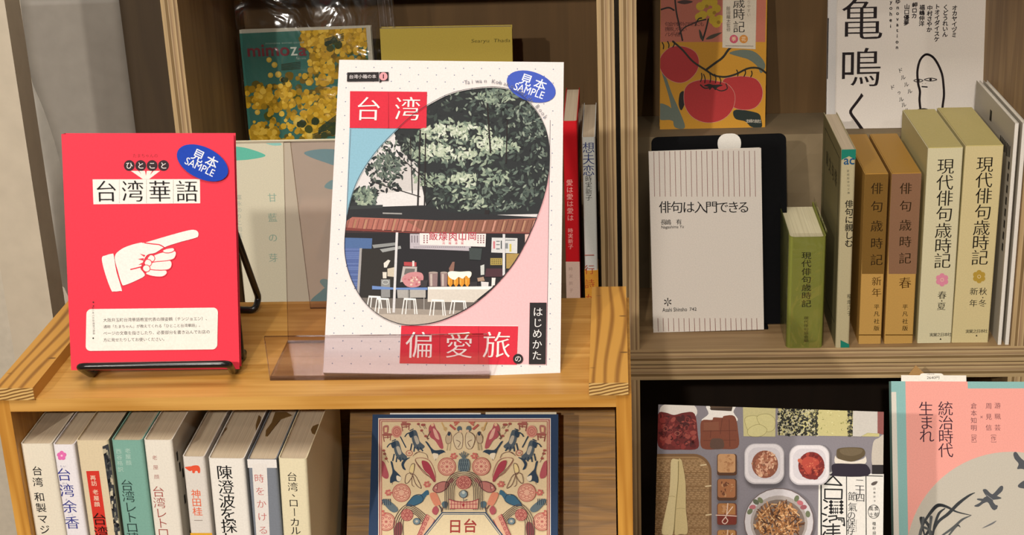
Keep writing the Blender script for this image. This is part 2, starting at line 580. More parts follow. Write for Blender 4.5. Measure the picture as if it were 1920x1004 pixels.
class Print:
    """draws on the face y = 0 of frame MX, into mesh builder MB; points are photo pixels unless local=True (then metres)"""
    def __init__(s, mx, mb, w=None, h=None, gain=1.0, step=6e-6, rough=.5, spec=.12, base=4e-5):
        s.mx, s.mb, s.g, s.step, s.n, s.base = mx, mb, gain, step, 0, base
        s.P = mx.translation.copy()
        s.nn = -(mx.to_3x3() @ Vector((0, 1, 0)))
        s.inv = mx.inverted()
        s.rough, s.spec = rough, spec
        s.area = [(0, 0), (w, 0), (w, h), (0, h)] if w else None
    def loc(s, p):
        q = s.inv @ on_plane(p[0], p[1], s.P, s.nn)
        return (q.x, q.z)
    def scale(s, p):
        a, b = s.loc((p[0] - 1, p[1])), s.loc((p[0] + 1, p[1]))
        c, d = s.loc((p[0], p[1] - 1)), s.loc((p[0], p[1] + 1))
        return math.dist(a, b) / 2, math.dist(c, d) / 2
    def y(s):
        s.n += 1
        return -(s.base + s.step * s.n)
    def m(s, col):
        return col if isinstance(col, bpy.types.Material) else ink(rgb(col, s.g), s.rough, s.spec)
    def lpoly(s, pts, col, clip=None, y=None):
        if s.area:
            pts = clip_poly(list(pts), s.area)
        if clip and pts:
            pts = clip_poly(list(pts), clip)
        if len(pts) < 3:
            return
        y = s.y() if y is None else y
        s.mb.add([(p[0], y, p[1]) for p in pts], [tuple(range(len(pts)))], s.m(col))
    def poly(s, pts, col, clip=None, y=None):
        s.lpoly([s.loc(p) for p in pts], col, clip, y)
    def clip(s, pts):
        return [s.loc(p) for p in pts]
    def rect(s, x0, y0, x1, y1, col, clip=None):
        s.poly([(x0, y0), (x1, y0), (x1, y1), (x0, y1)], col, clip)
    def oval(s, cx, cy, rx, ry, col, rot=0, clip=None, n=28):
        s.poly(oval(cx, cy, rx, ry, rot, n), col, clip)
    def line(s, pts, w, col, closed=False, clip=None, cap=True):
        """a stroke W pixels wide"""
        L = [s.loc(p) for p in pts]
        if closed:
            L.append(L[0])
        sc = sum(s.scale(pts[0])) / 2
        ws = w if isinstance(w, (list, tuple)) else [w] * len(L)
        y = s.y()
        for i, (a, b) in enumerate(zip(L, L[1:])):
            d = Vector((b[0] - a[0], b[1] - a[1]))
            if d.length < 1e-9:
                continue
            d.normalize()
            r0, r1 = ws[i] * sc / 2, ws[min(i + 1, len(ws) - 1)] * sc / 2
            s.lpoly([(a[0] - d.y * r0, a[1] + d.x * r0), (a[0] + d.y * r0, a[1] - d.x * r0), (b[0] + d.y * r1, b[1] - d.x * r1), (b[0] - d.y * r1, b[1] + d.x * r1)], col, clip, y)
            if cap and r0 > 3e-4:
                s.lpoly(oval(a[0], a[1], r0, r0, 0, 10), col, clip, y - 1e-6)
        if cap and not closed and ws[-1] * sc / 2 > 3e-4:
            s.lpoly(oval(L[-1][0], L[-1][1], ws[-1] * sc / 2, ws[-1] * sc / 2, 0, 10), col, clip, y - 1e-6)
    def ring(s, cx, cy, rx, ry, w, col, rot=0, clip=None, n=28):
        s.line(oval(cx, cy, rx, ry, rot, n), w, col, True, clip, False)
    def _put(s, vs, fs, c, sx, sz, rot, col, y):
        cr, sr = math.cos(rot), math.sin(rot)
        m = s.m(col)
        if s.area:
            x1, z1 = s.area[2]
            if not (0 <= c[0] <= x1 and -.002 <= c[1] <= z1 + .004):
                return
        pts = []
        for p in vs:
            a, b = p.x * sx, p.y * sz
            q = (c[0] + a * cr - b * sr, c[1] + a * sr + b * cr)
            if s.area:
                q = (min(max(q[0], 0), s.area[2][0]), min(max(q[1], 0), s.area[2][1]))
            pts.append((q[0], y, q[1]))
        s.mb.add(pts, fs, m)
    def char(s, ch, p, size, col, weight=0.0, mincho=0.0, rot=0.0, stretch=1.0, y=None):
        """one character, centre P, SIZE pixels high"""
        if ch in ' \u3000':
            return
        vs, fs = em_glyph(ch, weight, mincho)
        sx, sz = s.scale(p)
        k = sx * size
        s._put(vs, fs, s.loc(p), k * stretch, k, math.radians(rot), col, s.y() if y is None else y)
    def row(s, text, p0, p1, size, col, **kw):
        """characters from centre P0 of the first to centre P1 of the last"""
        n = len(text)
        y = s.y()
        vertical = abs(p1[1] - p0[1]) > abs(p1[0] - p0[0])
        for i, ch in enumerate(text):
            t = i / (n - 1) if n > 1 else 0
            q = (p0[0] + (p1[0] - p0[0]) * t, p0[1] + (p1[1] - p0[1]) * t)
            k = dict(kw)
            if vertical and ch in 'ー「」（）()[]［］〔〕':
                k['rot'] = k.get('rot', 0) - 90
            if vertical and ch in '、。':
                q = (q[0] + size * .55, q[1] - size * .55)
            if vertical and ch in 'ャュョァィゥェォッゃゅょっ':
                q = (q[0] + size * .1, q[1] - size * .1)
            s.char(ch, q, size, col, y=y, **k)
    def fit(s, text, p0, p1, col, rot=0.0, weight=0.0, mincho=0.0, slant=0.0):
        """a run of words filling the box P0 (upper left) to P1 (lower right)"""
        vs, fs = glyphs(text, weight, mincho)
        x0, x1 = min(p.x for p in vs), max(p.x for p in vs)
        y0, y1 = min(p.y for p in vs), max(p.y for p in vs)
        w = [Vector(((p.x - (x0 + x1) / 2) / (x1 - x0) + slant * (p.y - y0) / (y1 - y0), (p.y - (y0 + y1) / 2) / (y1 - y0))) for p in vs]
        c = ((p0[0] + p1[0]) / 2, (p0[1] + p1[1]) / 2)
        sx, sz = s.scale(c)
        s._put(w, fs, s.loc(c), abs(p1[0] - p0[0]) * sx, abs(p1[1] - p0[1]) * sz, math.radians(rot), col, s.y())
MIN = .009        # thinning of level strokes for brush-style lettering

# ------------------------------------------------------------------ book builders
def face_book(mb_cover, mb_pages, w, h, t, cover, back=None, spine='left', c=.0005, page=None, inset=.0015):
    """a book shown face out: w x h cover, thickness t; local x 0..w, y 0..t, z 0..h"""
    back = back or cover
    mb_cover.box((0, 0, 0), (w, c, h), cover)
    mb_cover.box((0, t - c, 0), (w, t, h), back)
    if spine == 'left':
        mb_cover.box((0, c, 0), (c, t - c, h), cover)
        mb_pages.box((c, c, .0005), (w - inset, t - c, h - .0008), page or PAGE_Y)
    else:
        mb_cover.box((w - c, c, 0), (w, t - c, h), cover)
        mb_pages.box((inset, c, .0005), (w - c, t - c, h - .0008), page or PAGE_Y)

def spine_book(mb_cover, mb_pages, w, h, d, cover, side=None, c=.0006, r=.002, page=None, drop=.001, fore=.003, left=None, right=None):
    """a book with its spine to the viewer: spine x 0..w at y 0, depth d, height h; R rounds the spine's corners"""
    arc = 4
    out = [(0, d), (0, r)] if r else [(0, d)]
    if r:
        out = [(0, d)] + [(r - r * math.cos(math.pi / 2 * k / arc), r - r * math.sin(math.pi / 2 * k / arc)) for k in range(arc + 1)]
        out += [(w - r + r * math.sin(math.pi / 2 * k / arc), r - r * math.cos(math.pi / 2 * k / arc)) for k in range(arc + 1)]
        out += [(w, d)]
    else:
        out = [(0, d), (0, 0), (w, 0), (w, d)]
    k = (w / 2 - c) / (w / 2)
    inn = [((x - w / 2) * k + w / 2, y + (c if y < d else 0)) for x, y in out]
    n = len(out)
    vs = [(x, y, z) for z in (0, h) for x, y in out] + [(x, y, z) for z in (0, h) for x, y in inn]
    for i in range(n - 1):
        m = (left or side or cover) if i == 0 else (right or side or cover) if i == n - 2 else cover
        mb_cover.add(vs, [(i, i + 1, n + i + 1, n + i)], m)
        mb_cover.add(vs, [(2 * n + i + 1, 2 * n + i, 3 * n + i, 3 * n + i + 1)], cover)
        mb_cover.add(vs, [(n + i, n + i + 1, 3 * n + i + 1, 3 * n + i), (i + 1, i, 2 * n + i, 2 * n + i + 1)], cover)
    for a in (0, n - 1):
        mb_cover.add(vs, [(a, n + a, 3 * n + a, 2 * n + a)], cover)
    pb = [(x, min(y, d - fore)) for x, y in inn]
    pb = [((x - w / 2) * .995 + w / 2, y + .0002) for x, y in pb]
    mb_pages.prism(pb, .0005, h - drop, page or PAGE)

# ------------------------------------------------------------------ the room
R_ = math.radians
def T(x, y, z):
    return Vector((x, y, z + Z0))
def at(x, y, z):
    return Matrix.Translation(T(x, y, z))

WALL = paint('wall_paint', rgb('d2c8b6', .95), .85, .2)
TRIM = paint('white_trim_paint', rgb('bcb19e', 1.0), .6, .15, 60)
mb = MB(); mb.box((-2.2, 1.64, -Z0), (1.6, 1.70, 1.9), WALL)
structure(mb.build('wall_back', mat4=Matrix.Translation((0, 0, Z0))))
mb = MB(); mb.box((-2.2, -2.6, -Z0 - .04), (1.6, 1.70, -Z0), wood('floor_boards', rgb('6a5236'), rgb('8c6e4a'), 1, .4, .4))
structure(mb.build('floor', mat4=Matrix.Translation((0, 0, Z0))))
mb = MB(); mb.box((-.5425, 1.25, -Z0), (-.5019, 1.2825, 1.6), TRIM)
structure(mb.build('trim_1', mat4=Matrix.Translation((0, 0, Z0)), bevel=.0015))
mb = MB(); mb.box((-2.26, -2.6, -Z0), (-2.2, 1.64, 1.9), WALL)
structure(mb.build('wall_left', mat4=Matrix.Translation((0, 0, Z0))))

mb = MB(); mb.box((-.5255, 1.618, -Z0), (-.36, 1.64, 1.6), wood('wall_shadow_brown', rgb('3a2e20'), rgb('463826'), 2, .6, .7))  # dark strip standing in for the crate's shadow on the wall
structure(mb.build('wall_shadow_strip', mat4=Matrix.Translation((0, 0, Z0)), bevel=.001))
# grey sheet hung on the wall; its free edge curls forward in a crescent coloured pale to look lit
mb = MB()
LFT = [(35, 0), (46, 80), (57, 150), (70, 215), (86, 290), (100, 350), (111, 420), (119, 480), (127, 560), (140, 700)]
RGT = [(35, 0), (46, 80), (57, 150), (79, 205), (101, 270), (113, 320), (119, 380), (123, 440), (128, 560), (140, 700)]
L_, R2 = smooth(LFT, 4), smooth(RGT, 4)
YSH = 1.612
lp = [on_y(p[0], p[1], YSH) for p in L_]
rp = [on_y(p[0], p[1], YSH) for p in R2]
vs = []
for p in rp:
    for k in range(9):
        t_ = k / 8
        vs.append((p.x + (-.524 - p.x) * t_, YSH + .004 + .006 * t_, p.z))
fs = [(i * 9 + k, i * 9 + k + 1, (i + 1) * 9 + k + 1, (i + 1) * 9 + k) for i in range(len(rp) - 1) for k in range(8)]
mb.add(vs, fs, paint('grey_sheet', rgb('928c83'), .6, .08, 60))
sheet_o = mb.build('wall_sheet', smooth=True)
md = sheet_o.modifiers.new('thickness', 'SOLIDIFY'); md.thickness = .0008
tag(sheet_o, 'grey sheet hung on the back wall with a pale edge curling forward', 'sheet')
mb = MB()
vs = []
for a, b in zip(lp, rp):
    for k in range(7):
        t_ = k / 6
        q_ = a + (b - a) * t_
        vs.append((q_.x, YSH + .004 - math.sin(math.pi * (1 - t_) * .55) * min(.03, (b - a).length * 2.2), q_.z))
mb.add(vs, [(i * 7 + k, i * 7 + k + 1, (i + 1) * 7 + k + 1, (i + 1) * 7 + k) for i in range(len(lp) - 1) for k in range(6)], paint('lit_sheet_edge', rgb('d8d4ca'), .5, .05, 60))
e_ = mb.build('curled_edge', sheet_o, smooth=True)
e_['label'] = 'pale curled edge'

# ------------------------------------------------------------------ low table carrying the pine shelf and the lower display books
TZ = -.392
tb = thing('display_table', 'low wooden display table under the pine shelf and the front display books', 'table', at(0, 1.0, -Z0))
inv = Matrix.Translation((0, -1.0, Z0))
def part(mbx, name, parent, mat4w=None, **k):
    """builds in frame MAT4W (world) under PARENT"""
    o = mbx.build(name, **k)
    o.parent = parent
    o.matrix_world = mat4w if mat4w is not None else Matrix.Identity(4)
    o.matrix_parent_inverse = Matrix.Identity(4)
    o.matrix_local = parent.matrix_world.inverted() @ (mat4w if mat4w is not None else Matrix.Identity(4))
    return o
mb = MB(); mb.box((-.62, .72, TZ - .03), (.62, 1.325, TZ), PINE_X); part(mb, 'table_top', tb, at(0, 0, 0), bevel=.002)
for x in (-.58, .54):
    for y in (.76, 1.27):
        mb = MB(); mb.box((0, 0, -Z0), (.04, .04, TZ - .03), PINE_Z); part(mb, 'leg', tb, at(x, y, 0))

# ------------------------------------------------------------------ plywood crates behind
PT = .015
YF, YB = 1.3376, 1.575
def crate(name, label, x0, x1, z0, z1, back=None):
    t = thing(name, label, 'shelf', at(x0, YF, z0), 'stacked plywood crates')
    d = YB - YF
    def pan(nm, a, b, face, edge, ax):
        m = MB()
        w = [b[i] - a[i] for i in range(3)]
        m.box((0, 0, 0), w, face, {'-y': edge, '+y': edge})
        part(m, nm, t, Matrix.Translation(Vector(a) + Vector((x0, YF, z0 + Z0))), bevel=.0007)
    W, H = x1 - x0, z1 - z0
    pan('bottom_panel', (0, 0, 0), (W, d, PT), PLY_X, EDGE_Z, 2)
    pan('top_panel', (0, 0, H - PT), (W, d, H), PLY_X, EDGE_Z, 2)
    pan('side_panel', (0, 0, PT), (PT, d, H - PT), PLY_Z, EDGE_X, 0)
    pan('side_panel', (W - PT, 0, PT), (W, d, H - PT), PLY_Z, EDGE_X, 0)
    pan('back_panel', (0, d, 0), (W, d + .009, H), back or PLY_BACK, back or PLY_BACK, 0)
    return t
XL0, XL1, XR0, XR1 = -.398, -.0020, .0022, .3715
ZU = -.2003
crate('plywood_crate', 'plywood crate behind the pine shelf holding the yellow book and bagged flower magazine', XL0, XL1, ZU, .203)
crate('plywood_crate', 'plywood crate holding the row of spine-out poetry books and the tomato cover', XR0, XR1, ZU, .203)
crate('plywood_crate', 'lower plywood crate hidden mostly behind the pine shelf', XL0, XL1, ZU - .4115, ZU - .001)
crate('plywood_crate', 'lower plywood crate with a black empty interior behind the food photo book', XR0, XR1, ZU - .4115, ZU - .001, wood('shade_darkened_back', rgb('1c120a'), rgb('24180e'), 2, .6, .6))  # back coloured near black to put the crate's deep shade into it
mb = MB(); mb.box((-.39, YF + .02, -Z0), (.365, YB, ZU - .4115), PLY_X)
tag(mb.build('plinth', mat4=Matrix.Translation((0, 0, Z0))), 'plywood plinth on the floor carrying the stacked crates', 'plinth')
ZC = ZU + PT                              # crate floor
# risers wrapped in crumpled kraft paper
KRAFT = paint('kraft_paper', rgb('7d6c50'), .8, .5, 38)
def riser(label, x0, x1, y0, z1):
    m = MB()
    nx, nz = 18, 8
    rr = random.Random(int(abs(x0) * 1000))
    m.box((x0, y0 + .001, ZC), (x1, YB - .001, z1), KRAFT)
    g = [[(x0 + (x1 - x0) * i / nx, y0 - (rr.random() * .0016 if 0 < j < nz else 0), ZC + (z1 - ZC) * j / nz) for j in range(nz + 1)] for i in range(nx + 1)]
    vs = [p for c in g for p in c]
    m.add(vs, [(i * (nz + 1) + j, (i + 1) * (nz + 1) + j, (i + 1) * (nz + 1) + j + 1, i * (nz + 1) + j + 1) for i in range(nx) for j in range(nz)], KRAFT)
    o = m.build('display_riser', mat4=Matrix.Translation((0, 0, Z0)))
    return tag(o, label, 'riser', 'paper-wrapped risers')
riser('brown paper-wrapped riser under the tomato cover, behind the black board', XR0 + PT + .001, XR1 - PT - .001, 1.495, -.025)
riser('brown paper-wrapped riser behind the white and red spines, under the yellow book', XL0 + PT + .001, XL1 - PT - .001, 1.455, -.095)

# ------------------------------------------------------------------ pine shelf in front
PY0, PY1 = .8535, 1.009
ps = thing('pine_shelf', 'small honey-coloured pine shelf with books inside and sample books on top', 'shelf', at(-.19, .93, TZ))
def pine(nm, a, b, m, faces=None, bev=.0006):
    k = MB()
    c = [(a[i] + b[i]) / 2 for i in range(3)]
    k.box([a[i] - c[i] for i in range(3)], [b[i] - c[i] for i in range(3)], m, faces)
    part(k, nm, ps, at(*c), bevel=bev)
for y0, y1 in ((PY0, .913), (.9132, .9625), (.9627, PY1)):
    pine('top_board', (-.3788, y0, -.0088), (-.0035, y1, 0), PINE_X)
pine('side_panel', (-.3880, PY0, TZ), (-.3788, PY1, -.0002), PINE_Z)
pine('side_panel', (-.0035, PY0, TZ), (.0058, PY1, -.0002), PINE_Z)
pine('rail', (-.3870, PY0 - .002, 0), (-.3615, PY1, .0082), PINE_RAIL, {'-y': PINE_END, '+y': PINE_END}, .0008)
pine('rail', (-.0196, PY0 - .002, 0), (.0040, PY1, .0082), PINE_RAIL, {'-y': PINE_END, '+y': PINE_END}, .0008)
SZ = -.2285
pine('shelf_board', (-.3788, PY0 + .001, SZ - .009), (-.0035, PY1 - .007, SZ), PINE_X)
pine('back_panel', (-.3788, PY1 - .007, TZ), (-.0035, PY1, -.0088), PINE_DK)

# sloping display board in the right-hand bay
XB = -.1935
mx = frame(T(XB, .8715, SZ), 0, R_(35))
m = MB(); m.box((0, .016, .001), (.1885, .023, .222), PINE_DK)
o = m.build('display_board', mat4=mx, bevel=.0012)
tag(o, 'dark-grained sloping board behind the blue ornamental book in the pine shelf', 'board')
# ------------------------------------------------------------------ spine-out books inside the pine shelf
TRACK = 'white and coloured paperbacks in the pine shelf'
def shelf_book(name, label, tl, tr, y, zf, d, roll, cover, group, hmax=None, page=None, side=None, left=None, right=None, r=.002, drop=.0012, c=.0006, yaw=0.0, gain=1.0, fore=.003, step=6e-6):
    """spine-out book whose top spine corners are photo points TL, TR at distance y; stands on height zf"""
    a, b = on_y(tl[0], tl[1], y), on_y(tr[0], tr[1], y)
    w = math.hypot(b.x - a.x, b.y - a.y)
    h = ((a.z + b.z) / 2 - Z0 - zf) / math.cos(roll)
    P = Vector((a.x - math.sin(roll) * h, y, zf + Z0 + (math.sin(roll) * w if roll > 0 else 0)))
    if roll > 0:
        h -= math.sin(roll) * w
    mxx = frame(P, yaw, 0, roll)
    t = thing(name, label, 'book', mxx, group)
    mc, mp = MB(), MB()
    spine_book(mc, mp, w, h, d, cover, side=side, left=left, right=right, r=r, page=page or PAGE, drop=drop, c=c, fore=fore)
    pr = Print(mxx, mc, w, h, gain, step=step)
    return t, mxx, mc, mp, pr, (w, h, d)
def finish(t, mxx, mc, mp):
    c = part(mc, 'cover', t, mxx)
    p = part(mp, 'page_block', t, mxx)
    return c, p

YS = .8585
def top_notch_shade(t, mxx, s_, shapes, color='6e5430'):  # thin brown shapes painted for the shadowed slip notches in the page tops
    m = MB()
    zt = (mxx @ Vector((s_[0] / 2, .05, s_[2 - 1] - .0009))).z - Z0
    inv_ = mxx.inverted()
    for pts in shapes:
        L = [inv_ @ on_z(p[0], p[1], zt) for p in pts]
        L = [(min(max(q.x, .001), s_[0] - .001), q.y) for q in L]
        m.prism(L, s_[1] - .0011, s_[1] - .0006, ink(rgb(color)))
    part(m, 'slip_notch_shade', t, mxx)
k3 = lambda *ps: [(320 + x / 3.803, 740 + y / 3.803) for x, y in ps]
G1 = .95
def cov(h, g=G1):
    return ink(rgb(h, g))
D1 = .122
# 1
t, mxx, mc, mp, pr, s_ = shelf_book('paperback_book', 'cream paperback with bold black spine title, against the pine side panel', (37.5, 832), (96.5, 834), YS, SZ, D1, R_(.1), cov('e2dac8'), TRACK, gain=G1)
for ch, p in zip('台湾和製マジョリ', ((69.7, 884), (71, 905), (74, 933), (77, 953), (80, 974), (84, 994), (86, 1014), (89, 1034))):
    pr.char(ch, p, 20, '1c1a1c', .010, rot=0)
finish(t, mxx, mc, mp)
# 2
t, mxx, mc, mp, pr, s_ = shelf_book('paperback_book', 'white paperback with pink blossom and dark blue spine title', (98.5, 835), (138.5, 834), YS, SZ, D1, R_(.3), cov('e6e2e6'), TRACK, gain=G1)
for k in range(5):
    a = R_(72 * k - 90)
    pr.oval(115.7 + 5 * math.cos(a), 855 + 5 * math.sin(a), 4.2, 4.2, 'e070b0', n=14)
pr.oval(115.7, 855, 2, 2, 'f4c8dc', n=10)
for ch, p in zip('台湾余香', ((120, 891), (125.7, 921), (130.7, 951), (135.4, 981))):
    pr.char(ch, p, 28, '2f3488', .004, MIN)
for tx, p in zip(('たい', 'わん', 'よ', 'こう'), ((118, 875), (122.5, 907), (127.5, 937), (132.3, 966))):
    pr.row(tx, (p[0] - 3, p[1]), (p[0] + 3, p[1]), 5, '8a8aa8')
finish(t, mxx, mc, mp)
# 3
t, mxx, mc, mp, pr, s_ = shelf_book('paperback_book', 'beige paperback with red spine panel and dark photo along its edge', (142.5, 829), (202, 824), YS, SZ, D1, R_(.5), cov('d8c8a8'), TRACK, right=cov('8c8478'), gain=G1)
pr.poly([(161.5, 884), (185.5, 883.5), (203, 1010), (180, 1012)], 'cf3a30')
pr.poly([(192, 838), (203, 833), (232, 1010), (217, 1010)], '3a3c40')
rr = random.Random(4)
for k in range(46):
    y = 842 + rr.random() * 160
    x = 192 + (y - 838) * .143 + rr.random() * 10
    w_ = 2 + rr.random() * 4
    pr.poly([(x, y), (x + w_, y - 1), (x + w_ + .8, y + 3 + rr.random() * 7), (x + .6, y + 4 + rr.random() * 6)], rr.choice(['c8c0a8', '8a8878', '1c1e22', '5c5c58', 'b8ad94', '2a2c30']))
for ch, p in zip('再訪老屋顔', ((174.7, 896.5), (176.6, 907), (179.5, 923), (181, 934.6), (182.3, 946))):
    pr.char(ch, p, 11, 'f0d8c0', .006)
for ch, p in zip('台湾', ((186.7, 974), (190, 999))):
    pr.char(ch, p, 27, '241a18', .004, MIN)
finish(t, mxx, mc, mp)
# 4
t, mxx, mc, mp, pr, s_ = shelf_book('paperback_book', 'teal paperback in a clear jacket among the white spines', (208.5, 827), (266, 825), YS, SZ, D1 + .004, R_(.7), cov('86b6aa'), TRACK, gain=G1)
for j, (ch, y) in enumerate(zip('老屋顔', (846, 857, 868.5))):
    pr.char(ch, (239.6 + j * .8, y), 11, 'b8d6cc', .01)
for j, (ch, y) in enumerate(zip('西谷格訳', (847, 858, 869, 881))):
    pr.char(ch, (222.6 + j * 1.2, y), 11, 'b8d6cc', .01)
for ch, p in zip('台湾レトロ建', ((238, 911), (241, 932), (244.5, 952), (246, 971), (248, 990), (250, 1010))):
    pr.char(ch, p, 25, '28403e', -.006)
finish(t, mxx, mc, mp)
j_ = MB(); w_, h_, d_ = s_
j_.add([(-.0004, -.0006, .001), (w_ + .0004, -.0006, .001), (w_ + .0004, -.0006, h_ + .003), (-.0004, -.0006, h_ + .003)], [(0, 1, 2, 3)], JACKET)
j_.add([(.001, .004, h_ + .0006), (w_ - .001, .004, h_ + .0006), (w_ - .001, .03, h_ + .002), (.002, .03, h_ + .0012), (w_ - .003, .07, h_ + .0022), (.001, .07, h_ + .0008), (w_ - .001, .118, h_ + .001), (.001, .118, h_ + .0018)], [(0, 1, 2, 3), (3, 2, 4, 5), (5, 4, 6, 7)], JACKET)
part(j_, 'clear_jacket', t, mxx)
# 5
t, mxx, mc, mp, pr, s_ = shelf_book('paperback_book', 'off-white paperback with thin reddish spine title and black marks on its side', (269, 826.5), (322, 825), YS, SZ, D1, R_(.9), cov('e4ded2'), TRACK, side=cov('d6cfc0'), gain=G1)
for ch, p in zip('老屋顔', ((290, 859), (292, 877), (293.7, 895))):
    pr.char(ch, p, 10, 'b07c74')
for ch, p in zip('台湾レトロ', ((297, 923), (299, 944), (302, 963), (304, 982), (306.5, 1000))):
    pr.char(ch, p, 24, 'a04c44', -.008)
for k in range(9):
    y = 832 + k * 15
    w_, h_, d_ = s_
w_, h_, d_ = s_
for k, (yy, zz) in enumerate(((.006, .012), (.009, .021), (.014, .028), (.018, .040), (.012, .046), (.020, .060), (.016, .074), (.024, .085))):
    mc.box((w_, yy, h_ - zz - .006), (w_ + .00025, yy + .0024, h_ - zz), ink(rgb('2a2826')))
finish(t, mxx, mc, mp)
# 6
t, mxx, mc, mp, pr, s_ = shelf_book('paperback_book', 'slim grey-white paperback with small red animal mark and orange title', (341.5, 857), (383, 857), YS, SZ, D1 - .004, R_(1.0), cov('dad4cc'), TRACK, gain=G1)
pr.poly(smooth([(346.5, 877), (352, 875.5), (358, 875), (363, 873.5), (371, 873.5), (375, 878), (375, 887), (371.5, 887.5), (370, 884), (366, 884), (365, 887.5), (361, 887.5), (360, 883), (356, 884), (351, 881)], 3, True), 'e0583c')
for ch, p in zip('神田桂', ((367.5, 927), (368.8, 943), (370.3, 960))):
    pr.char(ch, p, 19, 'e2663e', .006)
pr.char('一', (372, 977), 17, '8c8078', -.006)
pr.rect(335, 1000, 410, 1040, 'e0a838')
finish(t, mxx, mc, mp)
# 7
t, mxx, mc, mp, pr, s_ = shelf_book('paperback_book', 'thick white paperback with large bold black spine title', (390, 860), (457.5, 860), YS, SZ, D1, R_(1.1), cov('e8e4dc'), TRACK, gain=G1)
for ch, p in zip('陳澄波を探して', ((421, 887), (423.5, 914.5), (425.7, 941), (427.5, 965), (429.5, 988), (431, 1012), (433, 1034))):
    pr.char(ch, p, 31, '121214', .008, MIN)
finish(t, mxx, mc, mp)
top_notch_shade(t, mxx, s_, [k3((345, 242), (392, 236), (398, 252), (385, 264), (345, 280), (320, 300)), k3((626, 150), (640, 165), (640, 200), (612, 265), (606, 225))])
# 8
t, mxx, mc, mp, pr, s_ = shelf_book('paperback_book', 'paperback with grey photo spine crossed by a white title strip', (463.5, 862), (518, 861), YS, SZ, D1 + .003, R_(1.2), cov('7c828c'), TRACK, gain=G1)
pr.rect(455, 855, 525, 878, 'e6e2de')
pr.poly([(472.5, 870), (500, 870), (506, 1010), (481, 1010)], 'e4dfda')
for cx, cy, rx, ry, c in ((470, 900, 5, 14, '4c5058'), (474, 960, 6, 22, '5a4c50'), (477, 985, 6, 16, 'a08c84'), (508, 930, 8, 40, '6a7078'), (512, 890, 6, 12, '50545c')):
    pass
for ch, p in zip('時をかける', ((486, 898), (488, 922), (490.3, 946), (492, 970), (493.6, 995))):
    pr.char(ch, p, 19, 'c06a66', -.004, MIN * .6)
finish(t, mxx, mc, mp)
top_notch_shade(t, mxx, s_, [k3((745, 130), (820, 128), (862, 150), (785, 178), (745, 228), (690, 300), (676, 300), (680, 260), (720, 205))])
# 9
t, mxx, mc, mp, pr, s_ = shelf_book('paperback_book', 'cream paperback with black brush-style title at the end of the row', (521.5, 860), (574.5, 860), YS, SZ, D1, R_(1.9), cov('e2d8b8'), TRACK, gain=G1)
for ch, p in zip('台湾、ローカル鉄', ((547.5, 895), (549, 914), (556, 925), (550.5, 944), (551.5, 961), (553, 980), (554.5, 996), (556, 1014))):
    pr.char(ch, p, 20, '1c1a18', .002, MIN, rot=-90 if ch == 'ー' else 0)
finish(t, mxx, mc, mp)
top_notch_shade(t, mxx, s_, [k3((1078, 212), (1068, 240), (1062, 268), (1036, 284), (1008, 276), (1000, 252), (1014, 228), (1045, 214))])

# ------------------------------------------------------------------ spine-out books in the right-hand crate
HAIKU = 'poetry almanacs standing in the plywood crate'
G2 = .92
def cov2(h):
    return ink(rgb(h, G2), .6)
def up2(name, label, tl, tr, d, roll, cover, y=1.345, **k):
    return shelf_book(name, label, tl, tr, y, ZC, d, roll, cover, HAIKU, gain=G2, **k)
# green, short
t, mxx, mc, mp, pr, s_ = up2('hardback_book', 'short thick green book in a clear jacket beside the black board', (1480, 446), (1550, 444), .10, 0, cov2('83883e'), 1.338, page=pages('cream_page_edges', rgb('c0b694', 1.1), rgb('d8cfae', 1.1), 0), drop=.004, r=.005, c=.001)
for i, ch in enumerate('現代俳句歳時記'):
    pr.char(ch, (1512, 480 + 15 * i), 15.5, '14180c', .012, stretch=1.22)
for i, ch in enumerate('現代俳句協会編'):
    pr.char(ch, (1511.5, 597 + 7 * i), 7.4, '20260e', .01, stretch=1.2)
finish(t, mxx, mc, mp)
j_ = MB(); w_, h_, d_ = s_
for x in (-.0006, w_ + .0004):
    j_.box((x, .002, .001), (x + .0003, d_, h_ + .005), JACKET)
j_.box((.003, -.0009, .001), (w_ - .003, -.0006, h_ + .004), JACKET)
part(j_, 'clear_jacket', t, mxx)
# ac
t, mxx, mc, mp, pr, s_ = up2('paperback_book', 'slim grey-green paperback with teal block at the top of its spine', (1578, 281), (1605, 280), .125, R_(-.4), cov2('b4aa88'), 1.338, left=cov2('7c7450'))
pr.poly([(1570, 275), (1612, 275), (1612, 304), (1592, 293), (1570, 304)], '1f7a68')
pr.fit('ac', (1582, 297), (1602, 309), '20507a', weight=.02)
pr.row('愛蔵版俳句文庫', (1590, 321), (1591, 362), 5, '5c5a48')
pr.row('俳句に親しむ', (1592, 383), (1591.5, 457), 16, '161410', weight=.02)
pr.row('稲畑汀子', (1593, 556), (1593, 588), 10, '2a281c')
pr.row('大阪書籍', (1593.5, 614), (1593.5, 634), 8, '1c1c16', weight=.01)
pr.poly([(1576, 638), (1594, 647), (1612, 636), (1612, 662), (1576, 662)], '1f7a68')
sp = mc; w_, h_, d_ = s_
for a, b in (((.012, .02), (.0125, .18)), ((.012, .02), (.11, .0205)), ((.012, .1795), (.11, .18)), ((.1095, .02), (.11, .18))):
    sp.box((-.0002, a[0], a[1]), (0, b[0], b[1]), ink(rgb('2c2a1c')))
for k, (y, z) in enumerate(((.03, .155), (.05, .155), (.07, .155), (.09, .155))):
    vs_, fs_ = em_glyph('俳句文庫'[k], 0, 0)
    sp.add([(-.0003, y - p.x * .016, z + p.y * .016) for p in vs_], fs_, ink(rgb('3c3824')))
finish(t, mxx, mc, mp)
